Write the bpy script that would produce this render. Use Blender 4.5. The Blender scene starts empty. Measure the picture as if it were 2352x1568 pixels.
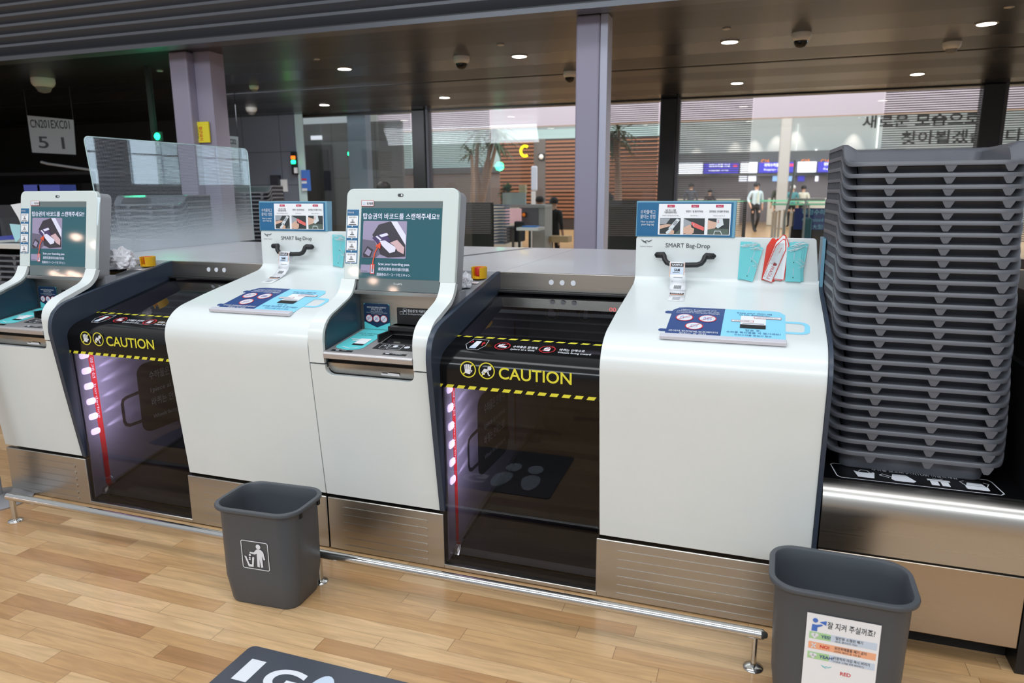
import bpy, bmesh, math, random
import numpy as np
from mathutils import Vector, Matrix, noise
random.seed(7)
sc = bpy.context.scene
COL = sc.collection
# ------------------------------------------------------------------ camera
F_PX = 1642.8
_V = np.array([.005319, .978648, .205473]); _V /= np.linalg.norm(_V)
_X = np.array([.944356, .062662, -.322900]); _X -= _X.dot(_V)*_V; _X /= np.linalg.norm(_X)
_Y = np.cross(_V, _X)
if _Y[2] < 0: _Y = -_Y
RC = np.stack([_X, _Y, -_V])
CAMZ = 1.62
cam_d = bpy.data.cameras.new('camera'); cam = bpy.data.objects.new('camera', cam_d); COL.objects.link(cam)
m = Matrix.Identity(4)
for i, v in enumerate((RC @ [1, 0, 0], RC @ [0, -1, 0], RC @ [0, 0, -1])):
    for j in range(3): m[j][i] = v[j]
m[2][3] = CAMZ
cam.matrix_world = m
cam_d.sensor_width = 36; cam_d.lens = F_PX/2352*36; cam_d.clip_end = 300
cam_d.dof.use_dof = True; cam_d.dof.focus_distance = 3.15; cam_d.dof.aperture_fstop = 3.2
sc.camera = cam
def ray(px, py): return RC @ np.array([px-1176., py-784., F_PX])
def at(px, py, Y):
    d = ray(px, py); t = Y/d[1]; return Vector((t*d[0], Y, CAMZ+t*d[2]))
def atz(px, py, Z):
    d = ray(px, py); t = (Z-CAMZ)/d[2]; return Vector((t*d[0], t*d[1], Z))
# ------------------------------------------------------------------ world, lights, exposure
w = bpy.data.worlds.new('world'); sc.world = w; w.use_nodes = True
nt = w.node_tree; bg = nt.nodes['Background']
tc = nt.nodes.new('ShaderNodeTexCoord'); sep = nt.nodes.new('ShaderNodeSeparateXYZ'); rp = nt.nodes.new('ShaderNodeValToRGB')
nt.links.new(tc.outputs['Generated'], sep.inputs[0]); nt.links.new(sep.outputs['Z'], rp.inputs[0]); nt.links.new(rp.outputs[0], bg.inputs[0])
cr = rp.color_ramp; cr.elements[0].position = 0.0; cr.elements[0].color = (.60, .66, .72, 1)
cr.elements[1].position = 0.55; cr.elements[1].color = (.92, .96, 1.0, 1)
e = cr.elements.new(0.12); e.color = (.62, .67, .73, 1)
bg.inputs[1].default_value = 0.62
def area(name, loc, target, sx, sy, power, color=(1, 1, 1)):
    d = bpy.data.lights.new(name, 'AREA'); d.shape = 'RECTANGLE'; d.size = sx; d.size_y = sy; d.energy = power; d.color = color
    o = bpy.data.objects.new(name, d); COL.objects.link(o); o.location = loc
    o.rotation_euler = (Vector(target)-Vector(loc)).to_track_quat('-Z', 'Y').to_euler(); return o
area('hall_fill', (-1.2, 1.2, 6.5), (-1.0, 2.2, 0), 9, 1.2, 190, (.95, .975, 1))  # unseen overhead area light, added for soft shading from above
area('hall_fill', (-1.2, -3.4, 4.8), (-1.0, 2.6, .7), 12, 1.0, 330, (.86, .94, 1))  # added cool front fill for the counter fronts
area('concourse_fill', (-3, 27, 7), (-3, 30, 0), 26, 10, 2500, (1, .96, .93))  # unseen area light added to brighten the far concourse
area('rear_bay_fill', (-6.4, 8.6, 2.9), (-6.2, 11.6, 1.0), 3.5, .6, 60, (.86, .92, 1))  # unseen fill added to lift the grey wall on the left
area('aisle_fill', (-3, 16.3, 6.5), (-3, 20, 3.4), 20, 1.5, 480, (1, .95, 1))  # unseen fill added to brighten the soffit band and aisle floor
sc.view_settings.view_transform = 'Standard'; sc.view_settings.look = 'None'
sc.view_settings.gamma = 1; sc.view_settings.exposure = 0.0; sc.view_settings.use_curve_mapping = False
sc.cycles.max_bounces = 7; sc.cycles.diffuse_bounces = 3; sc.cycles.glossy_bounces = 4; sc.cycles.transparent_max_bounces = 12
sc.cycles.caustics_reflective = False; sc.cycles.caustics_refractive = False; sc.cycles.use_denoising = True
# ------------------------------------------------------------------ materials
def lin(c):
    return tuple(((x/255)/12.92 if x/255 <= .04045 else ((x/255+.055)/1.055)**2.4) for x in c)
MATS = {}
def mat(name, rgb, rough=.5, metal=0., emit=0., spec=.5, coat=0.):
    if name in MATS: return MATS[name]
    m = bpy.data.materials.new(name); m.use_nodes = True; b = m.node_tree.nodes['Principled BSDF']
    c = (*lin(rgb), 1)
    b.inputs['Base Color'].default_value = c; b.inputs['Roughness'].default_value = rough; b.inputs['Metallic'].default_value = metal
    b.inputs['Specular IOR Level'].default_value = spec; b.inputs['Coat Weight'].default_value = coat
    if emit: b.inputs['Emission Color'].default_value = c; b.inputs['Emission Strength'].default_value = emit
    m.diffuse_color = c; MATS[name] = m; return m
def N(m, t, **kw):
    n = m.node_tree.nodes.new(t)
    for k, v in kw.items(): setattr(n, k, v)
    return n
def L(m, a, b): m.node_tree.links.new(a, b)
def mathn(m, op, a, b=None, c=None):
    n = N(m, 'ShaderNodeMath', operation=op)
    for i, v in enumerate((a, b, c)):
        if v is None: continue
        if isinstance(v, (int, float)): n.inputs[i].default_value = v
        else: L(m, v, n.inputs[i])
    return n.outputs[0]
white = mat('white_gelcoat', (222, 228, 228), .32, coat=.25)
def add_wear(m, scale=3, amt=.06):
    b = m.node_tree.nodes['Principled BSDF']; t = N(m, 'ShaderNodeTexCoord'); n = N(m, 'ShaderNodeTexNoise'); n.inputs['Scale'].default_value = scale; n.inputs['Detail'].default_value = 6
    L(m, t.outputs['Object'], n.inputs[0]); r = N(m, 'ShaderNodeMapRange'); r.inputs[1].default_value = .3; r.inputs[2].default_value = .8; r.inputs[3].default_value = 1; r.inputs[4].default_value = 1-amt
    L(m, n.outputs[0], r.inputs[0]); mx = N(m, 'ShaderNodeMix', data_type='RGBA', blend_type='MULTIPLY'); mx.inputs[0].default_value = 1
    mx.inputs[6].default_value = b.inputs['Base Color'].default_value; L(m, r.outputs[0], mx.inputs[7]); L(m, mx.outputs[2], b.inputs['Base Color'])
add_wear(white, 2.5, .05)
bezel = mat('screen_bezel', (208, 219, 218), .05, coat=.3)
navy = mat('navy_panel', (52, 62, 78), .38); add_wear(navy, 4, .1)
deepteal = mat('recess_side', (40, 64, 80), .35)
greyside = mat('grey_paint', (150, 152, 158), .4)
black = mat('black_gap', (10, 10, 12), .6)
gloss_black = mat('gloss_black_film', (14, 14, 16), .12, spec=.35)
def steel(name, rgb, rough, sx=1, sz=120, bump=.02):
    m = mat(name, rgb, rough, 1.0); b = m.node_tree.nodes['Principled BSDF']
    t = N(m, 'ShaderNodeTexCoord'); mp = N(m, 'ShaderNodeMapping'); mp.inputs['Scale'].default_value = (sx, 30, sz); n = N(m, 'ShaderNodeTexNoise'); n.inputs['Scale'].default_value = 3; n.inputs['Detail'].default_value = 3
    L(m, t.outputs['Object'], mp.inputs[0]); L(m, mp.outputs[0], n.inputs[0])
    r = N(m, 'ShaderNodeMapRange'); r.inputs[3].default_value = rough-.08; r.inputs[4].default_value = rough+.1; L(m, n.outputs[0], r.inputs[0]); L(m, r.outputs[0], b.inputs['Roughness'])
    bp = N(m, 'ShaderNodeBump'); bp.inputs['Strength'].default_value = bump; bp.inputs['Distance'].default_value = .002; L(m, n.outputs[0], bp.inputs['Height']); L(m, bp.outputs[0], b.inputs['Normal'])
    return m
st = steel('brushed_steel', (188, 184, 178), .3)
st_tray = mat('tray_steel', (196, 192, 192), .38, .7)
st_panel = steel('bay_steel', (186, 172, 156), .3)
chrome = mat('polished_steel', (205, 205, 203), .12, 1.0)
worktop_m = mat('worktop_laminate', (196, 196, 202), .35, .0, coat=.2); add_wear(worktop_m, 2, .05)
rubber = mat('black_rubber', (28, 28, 30), .5)
yellow = mat('yellow_print', (222, 214, 60), .5)
amber = mat('amber_tape', (190, 150, 30), .5)
wprint = mat('white_print', (225, 228, 235), .5)
red = mat('red_print', (205, 38, 48), .5)
darktxt = mat('dark_text', (62, 66, 72), .6)
blk = mat('black_print', (22, 22, 24), .5)
navyp = mat('navy_print', (38, 70, 130), .45)
sky = mat('sky_print', (140, 214, 240), .45)
cyanp = mat('cyan_print', (100, 210, 215), .4)
dnavy = mat('dark_navy_print', (22, 48, 80), .4)
tealblue = mat('teal_blue_board', (28, 100, 145), .35, coat=.3)
bluetrim = mat('pale_blue_edge', (110, 160, 185), .3)
screen_teal = mat('screen_teal', (44, 86, 96), .04, emit=.28)
screen_grey = mat('screen_border', (104, 116, 118), .04)
screen_white = mat('screen_text', (205, 205, 225), .3, emit=.45)
ph = {k: mat('photo_'+k, c, .3, emit=.25) for k, c in dict(lilac=(140, 132, 160), dark=(48, 44, 54), white=(205, 205, 225), skin=(190, 160, 165), orange=(200, 74, 44), mid=(95, 90, 110), purple=(62, 48, 92)).items()}
pr = {k: mat('printed_'+k, c, .4) for k, c in dict(skin=(214, 176, 156), dgrey=(52, 58, 60), pale=(214, 222, 226), green=(90, 104, 96), coral=(228, 110, 106), crimson=(196, 50, 88), lgreen=(172, 214, 160), lorange=(240, 176, 140), lblue=(200, 214, 232), blue=(70, 116, 200), teal=(80, 190, 200), grey=(160, 165, 172)).items()}
tubm = mat('grey_tub_plastic', (98, 100, 107), .36); add_wear(tubm, 8, .18)
binm = mat('dark_grey_plastic', (74, 78, 84), .42); add_wear(binm, 5, .1)
colm = mat('column_paint', (148, 142, 162), .5)
blackcol = mat('black_metal', (26, 25, 27), .35)
tagteal = mat('teal_card', (120, 214, 220), .55)
tagred = mat('red_card', (226, 58, 40), .5)
paper = mat('paper_white', (236, 238, 242), .5)
led = mat('led_white', (226, 210, 255), .5, emit=1.7)
green_em = mat('green_signal', (20, 255, 130), .4, emit=9)
redled = mat('red_digits', (255, 30, 40), .4, emit=3)
lamp_em = mat('downlight_glow', (255, 246, 236), .4, emit=14)
def glassmat(name, tint, refl=1.0, rough=0.0, ior=1.45):
    m = bpy.data.materials.new(name); m.use_nodes = True; nt = m.node_tree; nt.nodes.clear()
    o = N(m, 'ShaderNodeOutputMaterial'); tr = N(m, 'ShaderNodeBsdfTransparent'); tr.inputs[0].default_value = (*tint, 1)
    g = N(m, 'ShaderNodeBsdfGlossy'); g.inputs['Roughness'].default_value = rough; g.inputs[0].default_value = (refl, refl, refl, 1)
    lw = N(m, 'ShaderNodeLayerWeight'); lw.inputs[0].default_value = .5; f0 = ((ior-1)/(ior+1))**2; mx = N(m, 'ShaderNodeMixShader')
    fac = mathn(m, 'ADD', mathn(m, 'MULTIPLY', mathn(m, 'POWER', lw.outputs['Facing'], 5), 1-f0), f0)
    L(m, fac, mx.inputs[0]); L(m, tr.outputs[0], mx.inputs[1]); L(m, g.outputs[0], mx.inputs[2]); L(m, mx.outputs[0], o.inputs[0])
    m.diffuse_color = (.6, .7, .75, .3); return m
smoke = glassmat('smoked_cover', (.30, .29, .29), ior=1.62)
smoke_front = glassmat('smoked_front', (.46, .44, .45), ior=1.42)
clear = glassmat('clear_glass', (.93, .96, .95))
acrylic = glassmat('clear_acrylic', (.97, .985, .985), ior=1.3)
def dotted_glass():
    m = glassmat('dotted_glass', (.9, .94, .95)); o = m.node_tree.nodes['Material Output']; src = o.inputs[0].links[0].from_socket
    t = N(m, 'ShaderNodeTexCoord'); s = N(m, 'ShaderNodeSeparateXYZ'); L(m, t.outputs['Object'], s.inputs[0])
    p = .0085
    fy = mathn(m, 'SUBTRACT', mathn(m, 'FRACT', mathn(m, 'DIVIDE', s.outputs[1], p)), .5); fz = mathn(m, 'SUBTRACT', mathn(m, 'FRACT', mathn(m, 'DIVIDE', s.outputs[2], p)), .5)
    d = mathn(m, 'SQRT', mathn(m, 'ADD', mathn(m, 'MULTIPLY', fy, fy), mathn(m, 'MULTIPLY', fz, fz)))
    rr = N(m, 'ShaderNodeMapRange'); rr.inputs[1].default_value = -.0; rr.inputs[2].default_value = .34; rr.inputs[3].default_value = .60; rr.inputs[4].default_value = .20; L(m, s.outputs[2], rr.inputs[0])
    k = mathn(m, 'MULTIPLY', mathn(m, 'LESS_THAN', d, rr.outputs[0]), .72)
    df = N(m, 'ShaderNodeBsdfDiffuse'); df.inputs[0].default_value = (.72, .78, .84, 1); mx = N(m, 'ShaderNodeMixShader')
    L(m, k, mx.inputs[0]); L(m, src, mx.inputs[1]); L(m, df.outputs[0], mx.inputs[2]); L(m, mx.outputs[0], o.inputs[0]); return m
dotglass = dotted_glass()
def wood_floor():
    m = mat('oak_plank_floor', (196, 158, 116), .3); b = m.node_tree.nodes['Principled BSDF']
    t = N(m, 'ShaderNodeTexCoord'); s = N(m, 'ShaderNodeSeparateXYZ'); L(m, t.outputs['Object'], s.inputs[0]); x, y = s.outputs[0], s.outputs[1]
    W = .0745; Ln = .72
    ry = mathn(m, 'DIVIDE', y, W); row = mathn(m, 'FLOOR', ry)
    wn = N(m, 'ShaderNodeTexWhiteNoise', noise_dimensions='1D'); L(m, row, wn.inputs['W'])
    rx = mathn(m, 'ADD', mathn(m, 'DIVIDE', x, Ln), mathn(m, 'MULTIPLY', wn.outputs[0], 7)); colx = mathn(m, 'FLOOR', rx)
    cv = N(m, 'ShaderNodeCombineXYZ'); L(m, row, cv.inputs[0]); L(m, colx, cv.inputs[1])
    w2 = N(m, 'ShaderNodeTexWhiteNoise', noise_dimensions='2D'); L(m, cv.outputs[0], w2.inputs['Vector'])
    cr = N(m, 'ShaderNodeValToRGB'); L(m, w2.outputs[0], cr.inputs[0]); els = cr.color_ramp.elements
    els[0].color = (*lin((168, 124, 82)), 1); els[1].color = (*lin((214, 178, 134)), 1); e = els.new(.25); e.color = (*lin((192, 150, 104)), 1); e = els.new(.7); e.color = (*lin((204, 166, 120)), 1)
    mp = N(m, 'ShaderNodeMapping'); mp.inputs['Scale'].default_value = (1.6, 16, 1); L(m, t.outputs['Object'], mp.inputs[0])
    off = N(m, 'ShaderNodeVectorMath', operation='ADD'); L(m, mp.outputs[0], off.inputs[0]); sc2 = N(m, 'ShaderNodeVectorMath', operation='SCALE'); L(m, w2.outputs['Color'], sc2.inputs[0]); sc2.inputs['Scale'].default_value = 40; L(m, sc2.outputs[0], off.inputs[1])
    nz = N(m, 'ShaderNodeTexNoise'); nz.inputs['Scale'].default_value = 2.2; nz.inputs['Detail'].default_value = 8; nz.inputs['Distortion'].default_value = 1.2; L(m, off.outputs[0], nz.inputs[0])
    g = N(m, 'ShaderNodeMapRange'); g.inputs[1].default_value = .3; g.inputs[2].default_value = .75; g.inputs[3].default_value = .78; g.inputs[4].default_value = 1.12; L(m, nz.outputs[0], g.inputs[0])
    mx = N(m, 'ShaderNodeMix', data_type='RGBA', blend_type='MULTIPLY'); mx.inputs[0].default_value = 1; L(m, cr.outputs[0], mx.inputs[6]); L(m, g.outputs[0], mx.inputs[7])
    fy = mathn(m, 'FRACT', ry); fx = mathn(m, 'FRACT', rx)
    ey = mathn(m, 'LESS_THAN', fy, .018); ex = mathn(m, 'LESS_THAN', fx, .003); ee = mathn(m, 'MAXIMUM', ey, ex)
    mx2 = N(m, 'ShaderNodeMix', data_type='RGBA'); L(m, mathn(m, 'MULTIPLY', ee, .7), mx2.inputs[0]); L(m, mx.outputs[2], mx2.inputs[6]); mx2.inputs[7].default_value = (*lin((90, 60, 36)), 1)
    L(m, mx2.outputs[2], b.inputs['Base Color']); b.inputs['Coat Weight'].default_value = .15
    return m
floorm = wood_floor()
def ceil_mat():
    m = mat('dark_ceiling_panel', (34, 35, 40), .3, .3); b = m.node_tree.nodes['Principled BSDF']
    t = N(m, 'ShaderNodeTexCoord'); s = N(m, 'ShaderNodeSeparateXYZ'); L(m, t.outputs['Object'], s.inputs[0])
    fy = mathn(m, 'FRACT', mathn(m, 'DIVIDE', s.outputs[1], .62)); fx = mathn(m, 'FRACT', mathn(m, 'DIVIDE', s.outputs[0], 2.45))
    wn = N(m, 'ShaderNodeTexWhiteNoise', noise_dimensions='1D'); L(m, mathn(m, 'FLOOR', mathn(m, 'DIVIDE', s.outputs[1], .62)), wn.inputs['W'])
    r = N(m, 'ShaderNodeMapRange'); r.inputs[3].default_value = .24; r.inputs[4].default_value = .36; L(m, wn.outputs[0], r.inputs[0]); L(m, r.outputs[0], b.inputs['Roughness'])
    e = mathn(m, 'MAXIMUM', mathn(m, 'LESS_THAN', fy, .015), mathn(m, 'LESS_THAN', fx, .006))
    mx = N(m, 'ShaderNodeMix', data_type='RGBA'); L(m, e, mx.inputs[0]); mx.inputs[6].default_value = b.inputs['Base Color'].default_value; mx.inputs[7].default_value = (.01, .01, .01, 1); L(m, mx.outputs[2], b.inputs['Base Color'])
    return m
ceilm = ceil_mat()
# ------------------------------------------------------------------ mesh builder
_txt = {}
def text_mesh(s, bold=0.):
    k = (s, bold)
    if k not in _txt:
        c = bpy.data.curves.new('t', 'FONT'); c.body = s; c.size = 1; c.resolution_u = 7 if (len(s) < 9 and s.isascii()) else 3; c.offset = bold
        o = bpy.data.objects.new('t', c); me = bpy.data.meshes.new_from_object(o)
        v = [tuple(q.co) for q in me.vertices]; f = [tuple(p.vertices) for p in me.polygons]
        bpy.data.objects.remove(o); bpy.data.curves.remove(c); bpy.data.meshes.remove(me)
        _txt[k] = (v, f)
    return _txt[k]
class Fr:                       # a flat frame: origin + two axes, for prints on a surface
    def __init__(s, o, u, v): s.o = Vector(o); s.u = Vector(u).normalized(); s.v = Vector(v).normalized(); s.n = s.u.cross(s.v)
    def P(s, a, b, c=0.): return s.o+s.u*a+s.v*b+s.n*c
EPS = .0005
# the counter row is drafted in trial measurements; this brings it to its surveyed size
WARP = False
YT = ((0, 0), (2.40, 2.37), (2.565, 2.546), (2.605, 2.596), (2.80, 2.815), (2.87, 2.9055), (3.105, 3.230), (3.15, 3.282), (3.178, 3.346), (4.335, 4.84))
ZT = ((0, 0), (.03, .003), (.106, .022), (.16, .080), (.335, .271), (.86, .857), (.95, .949), (1.0, 1.0), (1.095, 1.099), (1.17, 1.176), (1.60, 1.650), (3, 3.1))
YA, ZA = np.array(YT), np.array(ZT)
def survey(p):
    y = float(np.interp(p[1], YA[:, 0], YA[:, 1]))
    if p[2] < .9: y += .017*min(1, (.9-p[2])/.565)*min(1, max(0, (2.9-p[1])/.27))
    return Vector((1.0735*p[0]+.146, y, float(np.interp(p[2], ZA[:, 0], ZA[:, 1]))))
def densify(path, step=.05):
    out = []
    for i, a in enumerate(path):
        b = path[(i+1) % len(path)]; l = math.dist(a, b)
        if l < 1e-6: continue
        k = max(1, int(l/step)) if i < len(path)-1 else 1
        out += [(a[0]+(b[0]-a[0])*j/k, a[1]+(b[1]-a[1])*j/k) for j in range(k)]
    return out
class MB:
    def __init__(s): s.v = []; s.f = []; s.m = []; s.mats = []
    def mi(s, m):
        if m not in s.mats: s.mats.append(m)
        return s.mats.index(m)
    def face(s, pts, m):
        b = len(s.v); s.v += [tuple(p) for p in pts]; s.f.append(tuple(range(b, b+len(pts)))); s.m.append(s.mi(m)); return s
    def raw(s, vs, fs, m):
        b = len(s.v); s.v += [tuple(p) for p in vs]; k = s.mi(m)
        for f in fs: s.f.append(tuple(b+i for i in f)); s.m.append(k)
        return s
    def slab(s, pts, off, m):
        pts = [Vector(p) for p in pts]; off = Vector(off); n = len(pts)
        s.raw(pts+[p+off for p in pts], [tuple(range(n))[::-1], tuple(range(n, 2*n))]+[(i, (i+1) % n, n+(i+1) % n, n+i) for i in range(n)], m); return s
    def box(s, x0, x1, y0, y1, z0, z1, m):
        return s.slab([(x0, y0, z0), (x1, y0, z0), (x1, y1, z0), (x0, y1, z0)], (0, 0, z1-z0), m)
    def prism(s, yz, x0, x1, m): return s.slab([(x0, y, z) for y, z in densify(yz)], (x1-x0, 0, 0), m)
    def sheet(s, path, x0, x1, m):  # open sheet along x
        for (a, b) in zip(path[:-1], path[1:]): s.face([(x0, a[0], a[1]), (x1, a[0], a[1]), (x1, b[0], b[1]), (x0, b[0], b[1])], m)
        return s
    def tube(s, pts, r, m, n=10, cap=True):
        pts = [Vector(p) for p in pts]; vs = []; fs = []; up = None
        for i, p in enumerate(pts):
            d = (pts[min(i+1, len(pts)-1)]-pts[max(i-1, 0)]).normalized()
            if up is None: up = Vector((0, 0, 1)) if abs(d.z) < .9 else Vector((1, 0, 0))
            a = d.cross(up).normalized(); up = a.cross(d).normalized(); rr = r[i] if isinstance(r, (list, tuple)) else r
            vs += [p+(a*math.cos(2*math.pi*k/n)+up*math.sin(2*math.pi*k/n))*rr for k in range(n)]
        for i in range(len(pts)-1):
            fs += [(i*n+k, i*n+(k+1) % n, (i+1)*n+(k+1) % n, (i+1)*n+k) for k in range(n)]
        if cap: fs += [tuple(range(n))[::-1], tuple(range((len(pts)-1)*n, len(pts)*n))]
        return s.raw(vs, fs, m)
    def lathe(s, prof, c, m, n=24, axis='z'):
        vs = []; fs = []; c = Vector(c)
        for r, h in prof:
            for k in range(n):
                a = 2*math.pi*k/n; q = (r*math.cos(a), r*math.sin(a), h)
                vs.append(c+Vector(q if axis == 'z' else (q[0], q[2], q[1]) if axis == 'y' else (q[2], q[0], q[1])))
        for i in range(len(prof)-1): fs += [(i*n+k, i*n+(k+1) % n, (i+1)*n+(k+1) % n, (i+1)*n+k) for k in range(n)]
        fs += [tuple(range(n))[::-1], tuple(range((len(prof)-1)*n, len(prof)*n))]
        return s.raw(vs, fs, m)
    # prints
    def poly(s, fr, uv, m, k=1): return s.face([fr.P(u, v, EPS*k) for u, v in uv], m)
    def rect(s, fr, u0, v0, u1, v1, m, k=1, r=0): return s.poly(fr, rrect(u0, v0, u1, v1, r), m, k)
    def disc(s, fr, u, v, r, m, k=1, ry=None, n=28): return s.poly(fr, [(u+r*math.cos(2*math.pi*i/n), v+(ry or r)*math.sin(2*math.pi*i/n)) for i in range(n)], m, k)
    def ring(s, fr, u, v, r, t, m, k=1, n=36):
        for i in range(n):
            a, b = 2*math.pi*i/n, 2*math.pi*(i+1)/n
            s.poly(fr, [(u+r*math.cos(a), v+r*math.sin(a)), (u+r*math.cos(b), v+r*math.sin(b)), (u+(r-t)*math.cos(b), v+(r-t)*math.sin(b)), (u+(r-t)*math.cos(a), v+(r-t)*math.sin(a))], m, k)
        return s
    def line(s, fr, pts, t, m, k=1, closed=False):     # mitred ribbon
        P_ = [Vector(q) for q in pts]; P_ = [q for i, q in enumerate(P_) if i == 0 or (q-P_[i-1]).length > 1e-7]
        if closed and (P_[0]-P_[-1]).length < 1e-7: P_ = P_[:-1]
        n = len(P_)
        if n < 2 or t <= 0: return s
        L_, R_ = [], []
        for i in range(n):
            a = P_[(i-1) % n] if (closed or i > 0) else None; b = P_[(i+1) % n] if (closed or i < n-1) else None
            d1 = (P_[i]-a).normalized() if a is not None else (b-P_[i]).normalized(); d2 = (b-P_[i]).normalized() if b is not None else d1
            n1 = Vector((-d1.y, d1.x)); n2 = Vector((-d2.y, d2.x)); h = n1+n2; h = n1 if h.length < .3 else h.normalized(); w_ = t/2/max(.45, h.dot(n1))
            L_.append(P_[i]+h*w_); R_.append(P_[i]-h*w_)
        for i in range(n if closed else n-1):
            j = (i+1) % n; s.poly(fr, [tuple(R_[i]), tuple(R_[j]), tuple(L_[j]), tuple(L_[i])], m, k)
        return s
    def text(s, fr, t, u, v, h, m, al='l', w=None, k=2, bold=.0, vert=False):
        vs, fs = text_mesh(t, bold)
        if not vs: return s
        x0 = min(q[0] for q in vs); x1 = max(q[0] for q in vs); sc_ = h/.72; sx = sc_
        if w: sx = w/(x1-x0)
        tw = (x1-x0)*sx; o = u-x0*sx-(0 if al == 'l' else tw/2 if al == 'c' else tw)
        return s.raw([fr.P(o+q[0]*sx, v+q[1]*sc_, EPS*k) for q in vs], fs, m)
    def build(s, name, parent=None, smooth=35, bevel=0, raw=False, **tags):
        me = bpy.data.meshes.new(name); off = Vector((0, 0, 0)); q = parent
        while q: off += q.location; q = q.parent
        do = WARP and not raw
        me.from_pydata([tuple(v) if do else tuple(Vector(v)-off) for v in s.v], [], s.f)
        for m_ in s.mats: me.materials.append(m_)
        me.polygons.foreach_set('material_index', s.m); me.validate(); me.update()
        if do:
            bm = bmesh.new(); bm.from_mesh(me)
            for ax, tab in ((1, YT), (2, ZT)):
                lo = min(v[ax] for v in s.v); hi = max(v[ax] for v in s.v)
                for k_, _ in tab:
                    if lo+1e-4 < k_ < hi-1e-4:
                        co = [0, 0, 0]; no = [0, 0, 0]; co[ax] = k_; no[ax] = 1
                        bmesh.ops.bisect_plane(bm, geom=bm.verts[:]+bm.edges[:]+bm.faces[:], plane_co=co, plane_no=no, dist=1e-6)
            for v in bm.verts: v.co = survey(v.co)-off
            bm.to_mesh(me); bm.free(); me.update()
        if smooth:
            me.polygons.foreach_set('use_smooth', [True]*len(me.polygons))
            me.set_sharp_from_angle(angle=math.radians(smooth))
        o = bpy.data.objects.new(name, me); COL.objects.link(o)
        if parent: o.parent = parent
        if bevel:
            b = o.modifiers.new('bevel', 'BEVEL'); b.width = bevel; b.segments = 2; b.limit_method = 'ANGLE'; b.angle_limit = math.radians(50)
        for kk, vv in tags.items(): o[kk] = vv
        return o
def rrect(u0, v0, u1, v1, r=0, n=5):
    if r <= 0: return [(u0, v0), (u1, v0), (u1, v1), (u0, v1)]
    out = []
    for cx, cy, a0 in ((u1-r, v0+r, -90), (u1-r, v1-r, 0), (u0+r, v1-r, 90), (u0+r, v0+r, 180)):
        out += [(cx+r*math.cos(math.radians(a0+90*i/n)), cy+r*math.sin(math.radians(a0+90*i/n))) for i in range(n+1)]
    return out
def bez(a, c, b, n=8): return [((1-t)**2*a[0]+2*t*(1-t)*c[0]+t*t*b[0], (1-t)**2*a[1]+2*t*(1-t)*c[1]+t*t*b[1]) for t in [i/n for i in range(n+1)]]
def offset_path(path, d):
    out = []
    for i, p in enumerate(path):
        a = path[max(i-1, 0)]; b = path[min(i+1, len(path)-1)]; dy, dz = b[0]-a[0], b[1]-a[1]; l = math.hypot(dy, dz)
        out.append((p[0]+dz/l*d, p[1]-dy/l*d))
    return out
def thing(name, label, cat, loc=(0, 0, 0), group=None):
    if WARP: loc = survey(loc)
    o = bpy.data.objects.new(name, None); o.empty_display_size = .1; COL.objects.link(o); o.location = loc
    o['label'] = label; o['category'] = cat
    if group: o['group'] = group
    return o
def tagged(o, label, cat, group=None):
    o['label'] = label; o['category'] = cat
    if group: o['group'] = group
    return o
def struct(o): o['kind'] = 'structure'; return o
def kids(o, all_): return [c for c in all_ if c.parent == o]
def copy_tree(o, dx, dy=0, dz=0, label=None, group=None, parent=None):
    c = o.copy(); COL.objects.link(c)
    if parent: c.parent = parent
    else: c.location = o.location+Vector((dx, dy, dz))
    if label: c['label'] = label
    if group: c['group'] = group
    for ch in list(o.children): copy_tree(ch, 0, parent=c)
    return c
# ================================================================== SETTING
Z_CEIL = 3.0
MB().box(-30, 16, -8, 48, -.05, 0, floorm).build('floor', smooth=0, kind='structure')
MB().box(-16, 9, 5.85, 11.9, Z_CEIL, Z_CEIL+.12, ceilm).build('ceiling', smooth=0, kind='structure')
louv = mat('louvre_metal', (84, 86, 92), .32, .35)
b = MB().box(-16, 9, 5.83, 5.89, Z_CEIL, 4.9, mat('louvre_back', (30, 31, 34), .5)); b.box(-16, 9, 5.72, 5.90, Z_CEIL-.02, Z_CEIL+.02, louv)
trim1 = b.build('trim_1', smooth=0, kind='structure')
sl = MB(); z = Z_CEIL+.06
while z < 4.8:
    sl.slab([(-16, 5.77, z+.062), (-16, 5.83, z-.002), (-16, 5.84, z+.004), (-16, 5.78, z+.07)], (25, 0, 0), louv); sl.slab([(-16, 5.77, z+.062), (-16, 5.78, z+.09), (-16, 5.82, z+.098), (-16, 5.81, z+.066)], (25, 0, 0), louv); z += .098
sl.build('louvre_slats', trim1, smooth=0)
# edge beams + ceiling slots
gap = MB(); gap.box(-16, 9, 8.80, 8.85, Z_CEIL-.004, Z_CEIL+.001, black); gap.box(-16, 9, 11.68, 11.9, Z_CEIL-.02, Z_CEIL-.001, blackcol); gap.build('trim_2', smooth=0, kind='structure')
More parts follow.
